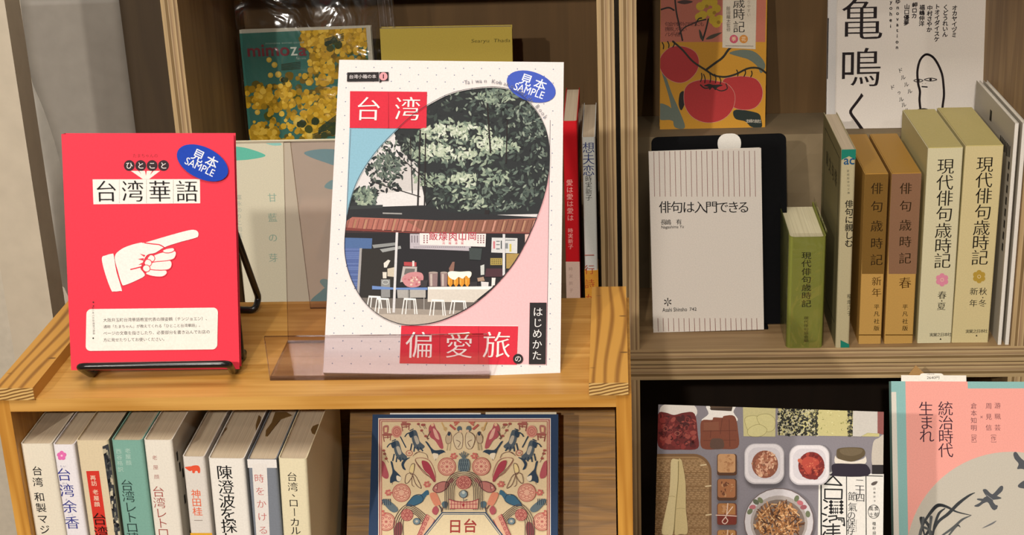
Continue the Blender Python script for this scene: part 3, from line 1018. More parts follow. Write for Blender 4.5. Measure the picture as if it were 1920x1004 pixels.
# brown slipcases
for lab, tl, tr, xs, up_c, hand, tm, lf in (
    ('brown slipcased almanac next to the grey-green paperback, olive upper half', (1622, 328), (1666, 326), (1644.4, 1643.6), '77592a', '新年', (354, 388, 424.5, 457, 488), 'b48a46'),
    ('brown slipcased almanac with rosy brown upper half, touching the cream slipcases', (1672, 327), (1728, 325), (1698.5, 1697), '86644c', '春', (354, 387, 423, 454, 485), 'a87e44')):
    t, mxx, mc, mp, pr, s_ = up2('slipcased_book', lab, tl, tr, .128, R_(-.3), cov2('ba9350'), 1.346, left=cov2(lf), r=.0012, c=.0015, page=ink(rgb('9c7636', G2)), drop=-.0004)
    pr.rect(tl[0] - 6, 300, tr[0] + 6, 514, up_c)
    for ch, y in zip('俳句歳時記', tm):
        pr.char(ch, (xs[0] + (xs[1] - xs[0]) * (y - 354) / 130, y), 24, '2a1c0c', .002, MIN)
    if len(hand) == 2:
        for ch, y in zip(hand, (528, 549)):
            pr.char(ch, (xs[1], y), 19, '4a3010', .0, MIN, rot=4)
    else:
        pr.char(hand, (xs[1], 531), 24, '4a3010', .0, MIN, rot=6)
    for ch, y in zip('平凡社版', (576, 589, 603, 616)):
        pr.char(ch, (xs[1], y), 11, '241808', .006, MIN)
    pr.rect(tl[0] - 12, 627.6, tr[0] + 6, 629.2, '54380e')
    finish(t, mxx, mc, mp)
    lid = MB(); w_, h_, d_ = s_
    lid.box((.0008, .0006, h_), (w_ - .0008, d_ - .001, h_ + .0006), ink(rgb('b0853c', G2)))
    part(lid, 'top_flap', t, mxx)
# cream slipcases
for lab, tl, tr, fl, seas, cols, xk in (
    ('cream slipcased almanac with a pink flower on its spine', (1740, 279), (1806.5, 277), 'd888a0', 0, ((1773, 312.6), (1771.5, 343), (1771.5, 372.5), (1770.5, 402), (1769, 433), (1768, 462), (1767, 490)), (1766.4, 525)),
    ('cream slipcased almanac with a golden flower on its spine, nearest the white booklets', (1810.5, 275), (1882.5, 273), 'b0923c', 1, ((1846.6, 309), (1845, 338.5), (1844.5, 368), (1843, 398.5), (1840.5, 428), (1838.5, 456), (1837, 484)), (1835.8, 519))):
    t, mxx, mc, mp, pr, s_ = up2('slipcased_book', lab, tl, tr, .13, R_(.2 if seas else -.2), cov2('cdbf90' if seas else 'cfc8a6'), 1.3465, left=cov2('c6ba86'), r=.0012, c=.0015, page=ink(rgb('b8a868', G2)), drop=-.0004)
    for ch, p in zip('現代俳句歳時記', cols):
        pr.char(ch, p, 33, '1a1812', -.002, MIN)
    for k in range(6):
        a = R_(60 * k - 90)
        pr.oval(xk[0] + 7.5 * math.cos(a), xk[1] + 7.5 * math.sin(a), 5, 5, fl, n=14)
    pr.oval(xk[0], xk[1], 6, 6, fl, n=14)
    pr.ring(xk[0], xk[1], 3, 3, .8, 'e8d8b0', n=10)
    if seas:
        pr.char('秋', (1843, 547), 16, '1a1812', 0, MIN); pr.char('冬', (1842, 569), 16, '1a1812', 0, MIN); pr.oval(1842.6, 558.5, 1.2, 1.2, '1a1812', n=8)
        pr.char('新', (1826, 547), 16, '1a1812', 0, MIN); pr.char('年', (1825, 569), 16, '1a1812', 0, MIN)
    else:
        pr.char('春', (1766.4, 554), 17, '1a1812', 0, MIN); pr.char('夏', (1765, 575), 17, '1a1812', 0, MIN); pr.oval(1765.8, 564.5, 1.2, 1.2, '1a1812', n=8)
    c0 = (1763.5, 628) if not seas else (1831, 621.5)
    pr.row('実業之日本社', (c0[0] - 17, c0[1] + .4), (c0[0] + 17, c0[1] - .4), 8, '1a1812')
    pr.poly([(c0[0], c0[1] + 6), (c0[0] + 1.8, c0[1] + 9.5), (c0[0] - 1.8, c0[1] + 9.5)], '1a1812')
    finish(t, mxx, mc, mp)
    lid = MB(); w_, h_, d_ = s_
    lid.box((.0008, .0006, h_), (w_ - .0008, d_ - .001, h_ + .0006), ink(rgb('c4b678', G2)))
    part(lid, 'top_flap', t, mxx)
# thin white booklets
for k, (tl, tr, lab) in enumerate((((1903.5, 232), (1911, 231), 'thin white booklet beside the golden-flower slipcase, dark print on its side'), ((1918, 232), (1926, 231), 'thin white booklet against the plywood side panel'))):
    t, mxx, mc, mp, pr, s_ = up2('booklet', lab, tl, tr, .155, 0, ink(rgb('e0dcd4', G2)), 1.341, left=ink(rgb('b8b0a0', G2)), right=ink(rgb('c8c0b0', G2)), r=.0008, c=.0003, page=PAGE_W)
    if k == 0:
        sp = mc; w_, h_, d_ = s_
        for i, (y, z) in enumerate([(.006 + .0055 * q, .0) for q in range(8)]):
            sp.box((-.0002, .010 + i * .005, h_ - .034 - (i % 3) * .001), (0, .0125 + i * .005, h_ - .024), ink(rgb('2a2824')))
        for i in range(8):
            sp.box((-.0002, .008, h_ - .045 - .011 * i), (0, .012, h_ - .038 - .011 * i), ink(rgb('2a2824')))
        sp.box((-.0002, .085, h_ - .022), (0, .092, h_ - .012), ink(rgb('1a1816')))
    finish(t, mxx, mc, mp)

# ------------------------------------------------------------------ spine-out books at the right of the left-hand crate
G3 = 1.2
t, mxx, mc, mp, pr, s_ = shelf_book('paperback_book', 'thin red spine with pale title beside the large sample book', (1055, 228), (1082, 226), 1.345, ZC, .12, R_(.3), ink(rgb('b01820', G3)), 'slim books beside the plywood upright', gain=G3)
pr.row('愛は愛は愛は', (1068, 343), (1069.5, 409), 13, 'e0a8a0', weight=-.004)
pr.row('時実新子', (1069.5, 433), (1070, 463), 10, 'e0a8a0')
pr.rect(1040, 491, 1100, 640, 'c0aa9c')
pr.row('時実新子', (1070, 505), (1071, 545), 8, '9a8478')
finish(t, mxx, mc, mp)
j_ = MB(); w_, h_, d_ = s_
j_.add([(w_ + .0002, .004, .15), (w_ + .0004, .1, .15), (w_ + .006, .1, h_ + .012), (w_ + .004, .03, h_ + .010), (w_ + .001, .01, h_ + .004)], [(0, 1, 2, 3, 4)], JACKET)
part(j_, 'clear_jacket', t, mxx)
t, mxx, mc, mp, pr, s_ = shelf_book('paperback_book', 'thin white spine with dark blue title and orange band against the plywood upright', (1091, 258), (1116, 257), 1.345, ZC, .12, 0, ink(rgb('c4c8c4', G3)), 'slim books beside the plywood upright', gain=G3)
pr.row('想夫恋', (1103.5, 277.5), (1103.6, 320), 23, '2c3a70', weight=.002, mincho=MIN)
pr.row('時実新子', (1103.5, 336), (1104, 371), 13, '1a1a20', mincho=MIN)
finish(t, mxx, mc, mp)
j_ = MB(); w_, h_, d_ = s_
bp = Print(mxx, j_, w_, .137, G3, base=5e-4)
j_.box((-.0003, -.0004, .002), (w_ + .0003, .03, .0775), ink(rgb('c89038', G3)))
bp.row('一行詩が似合う', (1104.5, 479), (1108, 640), 20, 'a8482c', mincho=MIN)
part(j_, 'paper_band', t, mxx)
# ------------------------------------------------------------------ face-out sample books on top of the pine shelf
def crop(x0, y0, k):
    return lambda x, y: (x0 + x / k, y0 + y / k)
def show_book(name, label, P, yaw, lean, roll, w, h, t, cover, spine, gain, group=None, page=None, step=6e-6, rough=.45, cat='book', back=None):
    mxx = frame(P, R_(yaw), R_(lean), R_(roll))
    tt = thing(name, label, cat, mxx, group)
    mc, mp = MB(), MB()
    face_book(mc, mp, w, h, t, cover, back=back, spine=spine, page=page)
    return tt, mxx, mc, mp, Print(mxx, mc, w, h, gain, step=step, rough=rough)
def sticker(t, mxx, w, h, c, rx, ry, rot, g, y0):
    sm = MB()
    sp = Print(mxx, sm, None, None, g, step=1.5e-5, rough=.3, base=y0)
    sp.oval(c[0], c[1], rx, ry, '2046b4', rot, n=48)
    a = R_(rot)
    def q(u, v):
        return (c[0] + u * math.cos(a) - v * math.sin(a), c[1] + u * math.sin(a) + v * math.cos(a))
    for ch, u in (('見', -13), ('本', 15)):
        sp.char(ch, q(u, -8.5), 24, 'eef0f4', .016, rot=-rot)
    p = q(-1, 9)
    sp.fit('SAMPLE', (p[0] - 29, p[1] - 7), (p[0] + 29, p[1] + 7), 'eef0f4', rot=-rot, weight=.008)
    o = part(sm, 'sample_sticker', t, mxx)
    o['label'] = 'blue oval sample sticker'
SAMP = 'sample books on the pine shelf'
GA = .86
# the red pocket book
k5 = crop(100, 230, 2.008)
t, mxx, mc, mp, pr = show_book('sample_book', 'red pocket-size sample book with white pointing hand, on a black wire stand', T(-.3443, .8735, .010), 6.19, 11.9, 2.8, .105, .148, .009, ink(rgb('ee3c50', GA)), 'left', GA, SAMP, page=ink(rgb('aab0c4')))
RED = 'ee3c50'
pr.fit('たまちゃんの', k5(300, 118), k5(393, 132), 'a03038')
for i, ch in enumerate('ひとこと'):
    c = k5(286 + 43 * i, 162)
    pr.oval(c[0], c[1], 10.2, 10.2, '3a2a30')
    pr.char(ch, c, 14, 'f0e4e0', .01)
for a, b in (((292, 182), (320, 182)), ((324, 182), (345, 182)), ((352, 182), (372, 182)), ((378, 182), (402, 182))):
    pr.poly([k5(*a), k5(*b), k5(352 + (b[0] - 347) * .16, 213), k5(346 + (a[0] - 347) * .16, 213)], 'f4ece4')
pr.poly([k5(148, 214), k5(552, 213), k5(553, 304), k5(151, 308)], 'f4f0e8')
for x in (249, 351, 452):
    for j in range(16):
        pr.line([k5(x, 216 + j * 5.6), k5(x, 219 + j * 5.6)], .8, '8a8078', cap=False)
for ch, x in zip('台湾華語', (199, 299, 401, 503)):
    pr.char(ch, k5(x, 260), 43, '1c1a1c', -.004, MIN)
# pointing hand: cuff, back of the hand with forefinger, three curled fingers, thumb
W_ = 'f8f0ea'
pr.poly(smooth([k5(*p) for p in ((183, 512), (198, 500), (222, 494), (228, 500), (238, 560), (258, 628), (252, 634), (228, 636), (218, 630), (196, 570))], 4, True), W_)
pr.poly(smooth([k5(*p) for p in ((232, 505), (255, 478), (290, 462), (330, 452), (345, 452), (420, 430), (500, 408), (530, 404), (545, 412), (546, 426), (536, 434), (470, 452), (418, 470), (385, 490), (352, 500), (332, 540), (330, 552), (345, 575), (318, 592), (270, 612), (258, 606), (244, 560))], 4, True), W_)
FI = [((358, 512), (392, 494), (430, 484), (455, 482), (463, 492), (455, 512), (430, 520), (385, 524), (360, 530)),
      ((352, 540), (366, 522), (410, 520), (438, 518), (447, 532), (437, 552), (400, 556), (362, 552)),
      ((350, 565), (362, 550), (400, 556), (424, 556), (428, 568), (412, 580), (382, 580), (352, 572)),]
for f in FI[::-1]:
    pts = smooth([k5(*p) for p in f], 4, True)
    pr.poly(pts, W_); pr.line(pts, 1.6, RED, True, cap=False)
for cx, cy in ((369, 511), (357, 528), (351, 549)):
    c = k5(cx, cy); pr.oval(c[0], c[1], 7, 6.5, W_, 20); pr.ring(c[0], c[1], 7, 6.5, 1.5, RED, 20)
pts = smooth([k5(*p) for p in ((412, 482), (430, 474), (452, 472), (456, 482), (440, 490), (420, 490))], 4, True)
pr.poly(pts, W_); pr.line(pts, 1.6, RED, True, cap=False)
pr.line(smooth([k5(*p) for p in ((292, 553), (320, 546), (336, 540), (346, 520), (362, 500))]), 2.2, RED)
pr.line(smooth([k5(*p) for p in ((345, 453), (375, 457), (400, 460), (418, 470))]), 2.0, RED)
for a in range(7):
    q = R_(150 + a * 34)
    pr.poly([k5(354 + 14 * math.cos(q), 522 + 26 * math.sin(q)), k5(348 + 30 * math.cos(q + .1), 520 + 38 * math.sin(q + .1)), k5(354 + 14 * math.cos(q + .4), 522 + 26 * math.sin(q + .4))], RED) if a < 3 else None
b0, b1 = k5(124, 704), k5(620, 856)
pr.poly([(x - .02 * (y - 580), y - .012 * (x - 230)) for x, y in rrect(162.5, 579, 409, 657.5, 9)], 'f4efe6')
tx = ('大阪弁玉町台湾華語教室代表の陳姿鶴（チンジョエン）、', '通称「たまちゃん」が教えてくれる「ひとこと台湾華語」。', 'ページの文章を指さしたり、必要部分を書き込んでお店の', '方に見せたりしてお使いください。')
for i, (s_, x1) in enumerate(zip(tx, (584, 558, 586, 424))):
    y = 744 + 25 * i
    pr.row(s_, k5(196, y), k5(x1 - 3, y - .015 * (x1 - 190)), (x1 - 190) / 2.008 / len(s_) * 1.02, '3a3634', weight=.004)
pr.fit('はじめての台湾旅行会話', k5(98, 742), k5(206, 750), '3a3634', rot=-90)
for y, r in ((676, 1.3), (812, 1.6), (690, 1.0)):
    c = k5(151, y); pr.oval(c[0], c[1], r, r, '3a3634', n=8)
finish(t, mxx, mc, mp)
sticker(t, mxx, .105, .148, k5(563, 151), 51.5, 29.5, 26, GA, 1.6e-3)
# its wire stand
ws = thing('wire_book_stand', 'black coated wire stand holding up the red sample book', 'book stand', at(-.30, .88, 0))
def wire(nm, pts, r=.0023):
    m = MB(); m.tube(pts, r, BLACK_WIRE, 10)
    o = part(m, nm, ws, at(0, 0, 0), smooth=True)
    return o
fy = .8690
xa, xb = on_y(150, 684, .861).x, on_y(431, 679, .866).x
za, zb = on_y(150, 684, .861).z - Z0, on_y(431, 679, .866).z - Z0
xl, xr = on_z(172, 703, .0025), on_z(437, 697, .0025)
def rod(*p):
    out = []
    for a in p:
        out.append(Vector(a))
    # rounded corners
    res = [out[0]]
    for a, b, c in zip(out, out[1:], out[2:]):
        u, v = (a - b), (c - b)
        d = min(.005, u.length * .4, v.length * .4)
        p0, p1 = b + u.normalized() * d, b + v.normalized() * d
        for k in range(5):
            tt = k / 4
            res.append(p0 * (1 - tt) ** 2 + b * 2 * tt * (1 - tt) + p1 * tt ** 2)
    res.append(out[-1])
    return res
e1, e2 = on_z(478, 577, .0025), on_z(478, 577, .0025)
hn = on_plane(452, 470, T(-.3443, .885, .01), Vector((0, -math.cos(R_(11.9)), math.sin(R_(11.9)))))
wire('front_rail', rod((xl.x, xl.y + .030, .0024), (xl.x, xl.y, .0024), (xa, .858, za), (xb, .863, zb), (xr.x, xr.y, .0024), (xr.x, xr.y + .030, .0024)))
wire('side_arm', rod((xl.x, xl.y + .030, .0024), (xl.x + .002, .905, .0024), (xl.x + .004, .910, .115), (xr.x - .002, .920, .115), (xr.x + .001, .905, .0024), (xr.x, xr.y + .030, .0024)))
f0 = on_z(480, 566, .008); f1 = on_z(478, 582, .0024)
wire('back_leg', rod((-.330, .914, .112), (-.327, .998, .0024), (f1.x, f1.y, .0024), (f1.x + .001, f1.y + .010, .0075), (xr.x - .006, .9225, .112)))

# the large sample book in its clear stand
k7 = crop(600, 100, 1.594)
t, mxx, mc, mp, pr = show_book('sample_book', 'large white dotted travel sample book with a food-stall photo, in a clear stand', T(-.1858, .8782, .0045), 3.68, 35.8, 3.0, .148, .210, .009, ink(rgb('eae2e0', GA * .96)), 'left', GA, SAMP, page=PAGE_W)
# dot grid, clear of the picture
WB = .148; HB = .210
pr.n += 1
yd = pr.y()
for j in range(44):
    for i in range(13):
        x = .0055 + i * .0118 + (.0059 if j % 2 else 0)
        z = .006 + j * .00485
        if x < WB - .003 and z < HB - .003:
            pr.lpoly(oval(x, z, .00042, .00042, 0, 8), '7d86a0', None, yd)
E_C, E_RX, E_RY, E_ROT = k7(381, 458), 0, 0, 0
egg = smooth([k7(*p) for p in ((352, 140), (405, 118), (470, 106), (535, 104), (590, 120), (640, 165), (672, 222), (686, 290), (682, 372), (664, 448), (632, 530), (585, 620), (520, 700), (450, 758), (375, 796), (310, 812), (245, 812), (180, 786), (128, 738), (92, 672), (75, 600), (78, 520), (92, 440), (120, 368), (165, 300), (215, 245), (280, 185))], 5, True)
blue = [k7(89, 224), k7(330, 224), k7(330, 140), k7(60, 640), k7(78, 520)]
pr.poly([k7(88, 222), k7(320, 222), k7(200, 420), k7(74, 600)], '86b4c8')
pr.poly([k7(686, 330), k7(678, 932), k7(590, 930), k7(592, 814), k7(300, 812), k7(420, 500)], 'f0b8bc')
pr.line([k7(688, 200), k7(677, 934)], .9, '5a5058', cap=False)
pr.line([k7(92, 226), k7(76, 560)], .9, '5a5058', cap=False)
finish_later = (t, mxx, mc, mp)
# the photograph printed in the egg-shaped window
pm = MB()
pp = Print(mxx, pm, WB, HB, GA, step=4e-6, base=2.2e-4)
EGG = pp.clip(egg)
pp.poly(egg, '2c3032')
kk = crop(640, 360, 3.8625)
def P_(pts, col, f=kk):
    pp.poly([f(*p) for p in pts], col, EGG)
rr = random.Random(11)
P_([(218, 200), (700, 260), (690, 500), (150, 470), (60, 420)], 'd8d4d4', k7)
P_([(150, 330), (300, 290), (310, 460), (150, 460)], 'c9c4c2', k7)
P_([(180, 420), (400, 400), (400, 470), (150, 470)], 'dcd8d8', k7)
# tree shade, then leaf clusters from dark to light
P_([(215, 225), (300, 170), (430, 100), (600, 100), (720, 250), (700, 480), (470, 485), (320, 470), (290, 330), (250, 300)], '262a2c', k7)
def leaves(n, region, sz, cols, lay):
    ys = [pp.y() for _ in range(lay)]
    for i in range(n):
        cx, cy, rx, ry = rr.choice(region)
        a, q = rr.random() * 6.283, math.sqrt(rr.random())
        x, y = cx + rx * q * math.cos(a), cy + ry * q * math.sin(a)
        s1 = sz * (.6 + rr.random() * .9)
        an = rr.random() * 180
        c, s = math.cos(R_(an)), math.sin(R_(an))
        pts = [(x + (u * c - v * s) * s1, y + (u * s + v * c) * s1) for u, v in ((-1, 0), (-.4, .38), (.4, .32), (1, 0), (.4, -.36), (-.4, -.32))]
        pp.poly([k7(*p) for p in pts], rr.choice(cols), EGG, ys[i % lay])
BIG = [(430, 180, 120, 70), (560, 180, 110, 80), (640, 300, 60, 140), (450, 260, 170, 70), (540, 380, 140, 80), (420, 400, 120, 70), (250, 300, 70, 60), (200, 360, 60, 60), (130, 430, 40, 30)]
leaves(900, BIG, 9, ['1c2022', '2c3432', '3a4440', '343c3a', '24282a'], 30)
leaves(600, [(430, 270, 160, 60), (360, 330, 90, 80), (450, 400, 110, 60), (560, 430, 90, 50), (620, 340, 60, 110), (540, 150, 100, 45), (640, 200, 40, 70), (140, 430, 35, 30), (200, 340, 40, 40)], 8, ['4a5650', '5a6860', '3c4844', '66746a', '505c56'], 24)
leaves(560, [(360, 250, 75, 32), (455, 245, 80, 34), (540, 280, 55, 26), (330, 300, 60, 26), (420, 310, 75, 28), (480, 300, 60, 36), (330, 380, 55, 20), (420, 390, 65, 30), (520, 370, 50, 26), (450, 440, 60, 28), (130, 430, 28, 26), (400, 215, 60, 16), (530, 130, 60, 18)], 8, ['7c8c7c', '8e9c88', '9aa894', '6c7c6e', 'a6b29c'], 24)
leaves(320, [(360, 240, 60, 24), (455, 238, 65, 26), (410, 300, 60, 20), (340, 290, 40, 18), (510, 275, 40, 20), (430, 380, 50, 18)], 7, ['b8c2ac', 'a8b49c', 'c4ccb8', 'd0d6c6'], 16)
leaves(260, [(620, 200, 60, 60), (650, 330, 36, 110), (560, 430, 90, 40), (470, 150, 110, 40), (230, 290, 60, 40), (190, 350, 40, 50), (400, 450, 90, 24)], 6, ['6a766c', '808c80', '929c8e', '586258'], 14)
for x0, y0, x1, y1, w_ in ((300, 230, 292, 470, 3), (316, 240, 312, 480, 2.4), (270, 250, 276, 420, 1.6), (155, 385, 300, 430, 1.6), (250, 320, 340, 400, 1.6), (500, 150, 510, 300, 3), (560, 200, 556, 330, 2.2), (330, 440, 280, 500, 1.0), (500, 470, 495, 500, 8)):
    pp.line([k7(x0, y0), k7(x1, y1)], w_, '241e20', clip=EGG, cap=False)
# building edge and roof
P_([(30, 118), (600, 100), (770, 150), (1500, 190), (1500, 260), (30, 230)], '27262a')
P_([(60, 105), (300, 96), (300, 120), (60, 130)], '34383a')
P_([(300, 152), (440, 156), (440, 166), (300, 162)], '9a9896')
P_([(35, 215), (80, 185), (480, 200), (760, 212), (1100, 205), (1500, 190), (1500, 300), (700, 300), (20, 262)], 'a8665a')
P_([(470, 212), (1460, 200), (1440, 300), (700, 302), (600, 290)], '8c5c4c')
for i in range(40):
    x = 30 + i * 36 + rr.random() * 8
    top = 198 + (8 if x > 400 else 0)
    pp.line([kk(x + 26, top), kk(x, 292)], .9, rr.choice(['6a3c34', '7a4a3e', '5a3830']), clip=EGG, cap=False)
    if i % 2:
        pp.poly([kk(x + 30, top + 6), kk(x + 44, top + 6), kk(x + 22, 290), kk(x + 8, 290)], rr.choice(['b87a68', 'b08468', 'a4785c', 'c08a78']), EGG)
P_([(20, 260), (400, 290), (720, 300), (1460, 298), (1460, 310), (700, 310), (20, 282)], '7c3a34')
P_([(20, 282), (380, 300), (380, 320), (20, 320)], '3a2a2c')
# shop interior
P_([(20, 300), (1480, 306), (1300, 900), (100, 900)], '201e22')
P_([(20, 335), (225, 340), (220, 415), (20, 412)], '4c6898')
P_([(20, 410), (150, 412), (128, 790), (60, 790)], '5468a0')
for j in range(26):
    pp.line([kk(24, 420 + j * 13), kk(144, 420 + j * 13)], .7, rr.choice(['3c4c80', '7488b8', '44567e']), clip=EGG, cap=False)
P_([(134, 412), (152, 412), (128, 800), (110, 800)], 'a09c9c')
P_([(150, 420), (390, 420), (370, 860), (130, 860)], '2a2624')
P_([(225, 388), (395, 370), (400, 392), (235, 412)], '8a8c8c'); P_([(280, 420), (430, 395), (435, 415), (300, 442)], '9a9c9c')
P_([(308, 520), (340, 495), (356, 502), (330, 552), (310, 552)], 'dcd8d0')
P_([(300, 585), (330, 585), (328, 630), (302, 630)], 'dcd4c8'); P_([(335, 560), (385, 550), (385, 620), (335, 615)], 'c8bca8')
# signs
P_([(498, 308), (940, 312), (938, 432), (498, 415)], 'b8b0b8')
for x in (512, 532, 552):
    pp.line([kk(x, 320), kk(x, 372)], 1.5, '6a6068', clip=EGG, cap=False)
for x in range(525, 900, 14):
    pp.line([kk(x, 404), kk(x + 8, 404)], 1.6, '7a747c', clip=EGG, cap=False)
P_([(568, 304), (1048, 308), (1044, 402), (570, 388)], 'e6dedc')
for i, ch in enumerate('飯燥肉山岡'):
    pp.char(ch, kk(668 + 70 * i, 326), 17, 'b03848', .02)
for j in range(2):
    for i in range(4):
        pp.char('飯肉麺湯'[(i + j) % 4], kk(742 + 45 * i, 356 + 21 * j), 5, 'c04858', .01)
for x in (600, 622, 990, 1010, 1030):
    for j in range(4):
        pp.rect(*kk(x - 4, 318 + 16 * j), *kk(x + 5, 328 + 16 * j), '8a5a60', EGG)
P_([(1090, 336), (1276, 340), (1274, 450), (1086, 444)], 'd0d0d0')
for x, y, w_, h_, c in ((1100, 362, 14, 54, 'c87880'), (1122, 360, 26, 6, '606468'), (1122, 384, 26, 6, '606468'), (1122, 414, 26, 8, '707478'), (1155, 358, 8, 60, '404448'), (1188, 352, 70, 6, '707478'), (1185, 376, 22, 40, '808488'), (1218, 382, 14, 56, 'c8b858')):
    pp.rect(*kk(x, y), *kk(x + w_, y + h_), c, EGG)
P_([(1080, 485), (1165, 485), (1165, 535), (1080, 535)], 'a89450'); P_([(1195, 452), (1300, 452), (1260, 560), (1195, 560)], 'a88c50')
for j in range(3):
    for i in range(5):
        pp.rect(*kk(1088 + 15 * i, 494 + 13 * j), *kk(1097 + 15 * i, 501 + 13 * j), '6a5c30', EGG)
P_([(1330, 312), (1362, 312), (1362, 400), (1330, 420)], 'e0b8b0')
P_([(925, 410), (1020, 415), (1010, 500), (930, 495)], '3c4444')
P_([(1008, 540), (1036, 530), (1036, 605), (1010, 608)], 'c8ccc8')
P_([(1050, 560), (1170, 560), (1170, 620), (1040, 620)], '4a2c34')
P_([(780, 560), (806, 512), (822, 512), (816, 575), (786, 590)], '8a6458')
# counter things
P_([(455, 512), (545, 515), (545, 545), (455, 540)], 'b04448'); P_([(515, 505), (530, 505), (530, 545), (515, 545)], 'e0d4d0')
P_([(448, 545), (550, 548), (545, 640), (428, 660)], 'b8b0ac'); P_([(465, 560), (535, 562), (530, 600), (455, 605)], '6a6664')
pp.poly(smooth([kk(*p) for p in ((440, 640), (470, 600), (530, 585), (585, 595), (595, 640), (560, 690), (480, 692))], 4, True), 'c8888c', EGG)
for i in range(26):
    a, q = rr.random() * 6.28, rr.random()
    c = kk(520 + 60 * q * math.cos(a), 645 + 40 * q * math.sin(a)); pp.oval(c[0], c[1], 2.2, 1.8, rr.choice(['d8b8a0', 'b86870', 'e0c8b8', 'c07a80']), n=8, clip=EGG)
P_([(575, 645), (628, 645), (620, 695), (575, 695)], '3a3438')
for x0, x1 in ((634, 700), (718, 770)):
    P_([(x0, 590), (x1, 590), (x1 - 4, 690), (x0 + 4, 690)], '8c7474'); P_([(x0 + 10, 600), (x0 + 26, 600), (x0 + 26, 688), (x0 + 12, 688)], 'c0b0a8')
    c = kk((x0 + x1) / 2, 590); pp.oval(c[0], c[1], (x1 - x0) / 7.7, 1.8, 'a89890', clip=EGG)
for x in (772, 814, 855, 895):
    P_([(x, 610), (x + 36, 610), (x + 36, 672), (x + 22, 692), (x + 14, 692), (x, 672)], 'd89028'); P_([(x + 6, 640), (x + 13, 640), (x + 13, 676), (x + 6, 672)], 'ecb050')
pp.poly(smooth([kk(*p) for p in ((774, 590), (800, 580), (860, 584), (935, 582), (942, 610), (925, 630), (905, 612), (880, 634), (850, 622), (825, 642), (800, 636), (778, 618))], 4, True), 'f4efe0', EGG)
P_([(930, 660), (985, 655), (985, 690), (932, 690)], '302c30'); P_([(1012, 655), (1068, 660), (1065, 690), (1015, 692)], 'd8d4d4'); P_([(1090, 628), (1118, 628), (1112, 680), (1088, 690)], 'e4e0dc'); P_([(985, 630), (1030, 620), (1040, 650), (990, 655)], 'a88c78')
# blue table, steel tubs, white counter, stools, floor
P_([(60, 770), (1050, 790), (800, 960), (300, 1000)], '6c645e')
P_([(150, 840), (1000, 870), (820, 960), (300, 1000), (200, 900)], '9c9288')
P_([(240, 890), (900, 900), (700, 960), (330, 985)], 'b8aca0')
P_([(405, 715), (485, 715), (485, 775), (410, 775)], 'a8a4a0'); P_([(498, 715), (612, 715), (612, 772), (500, 772)], 'b0aaa4'); P_([(290, 640), (355, 640), (355, 770), (290, 770)], '8c8c8c')
pp.ring(*kk(322, 660), 6, 4, 1.0, 'c8ccc8', clip=EGG)
P_([(225, 686), (395, 700), (625, 698), (625, 716), (225, 712)], '6a88c0')
for x in (490, 500, 600):
    pp.line([kk(x, 716), kk(x, 860)], 1.2, 'b0aca8', clip=EGG, cap=False)
P_([(628, 694), (1100, 690), (1075, 712), (628, 712)], 'f0eae6'); P_([(628, 712), (1075, 712), (960, 805), (626, 802)], 'd2cac0')
for x0, x1, y0, y1 in ((200, 285, 765, 852), (258, 345, 780, 885), (455, 540, 782, 892), (655, 745, 792, 902), (800, 900, 798, 890)):
    P_([(x0, y0 - 8), (x1, y0 - 4), (x1, y0 + 8), (x0, y0 + 6)], 'f2f0ee')
    for a, b in ((x0 + 2, x0 - 14), (x0 + 22, x0 + 12), (x1 - 14, x1 - 6), (x1 - 2, x1 + 10)):
        pp.line([kk(a, y0), kk(b, y1)], 2.0, 'e6e4e2', clip=EGG, cap=False)
for a, b in (((405, 300), (382, 880)), ((1178, 312), (1178, 612))):
    P_([(a[0] - 9, a[1]), (a[0] + 9, a[1]), (b[0] + 8, b[1]), (b[0] - 10, b[1])], 'd4d2d4')
pp.line(egg, .9, '3a3438', True, cap=False)
part(pm, 'cover_photo', t, mxx)
# red title blocks, labels
q2 = Print(mxx, mc, WB, HB, GA, step=6e-6, base=4.5e-4)
RD = 'd4263c'
q2.poly([k7(90, 114), k7(320, 116), k7(318, 226), k7(89, 224)], RD)
q2.poly([k7(243, 815), k7(592, 817), k7(588, 932), k7(238, 928)], RD)
for j in range(30):
    q2.line([k7(205, 118 + 3.6 * j), k7(205, 120 + 3.6 * j)], .9, '8a1424', cap=False)
    for x in (358, 474):
        q2.line([k7(x, 818 + 3.8 * j), k7(x, 820 + 3.8 * j)], .9, '8a1424', cap=False)
for ch, x in zip('台湾', (145, 262)):
    q2.char(ch, k7(x, 169), 50, 'f6eae6', -.002, MIN)
for ch, x in zip('偏愛旅', (297, 416, 528)):
    q2.char(ch, k7(x, 875), 54, 'f6eae6', -.002, MIN)
c = k7(592, 915); q2.oval(c[0], c[1], 9.5, 9.5, '221c1e'); q2.char('の', c, 13, 'f0e8e4')
q2.poly([k7(627, 747), k7(677, 747), k7(674, 931), k7(624, 931)], '221d20')
q2.row('はじめかた', k7(651, 775), k7(648, 905), 19, 'f2ecea', mincho=MIN * .5)
q2.poly([k7(82, 59), k7(176, 58), k7(176, 85), k7(81, 86)], '221d20')
q2.row('台湾小箱の本', k7(94, 72), k7(162, 71), 8.5, 'e8e0e0')
q2.poly([k7(178, 58), k7(205, 58), k7(205, 84), k7(186, 84), k7(178, 90)], '221d20')
c = k7(190, 71); q2.oval(c[0], c[1], 7.6, 7.6, 'e89aa0'); q2.rect(c[0] - 1, c[1] - 4, c[0] + 1, c[1] + 4, '40202a')
arc_ = smooth([k7(*p) for p in ((436, 88), (470, 84), (505, 84), (540, 89), (572, 99), (605, 118), (632, 142), (655, 166), (676, 194))], 10)
tx_ = 'Taiwan Kobako Guide Book'
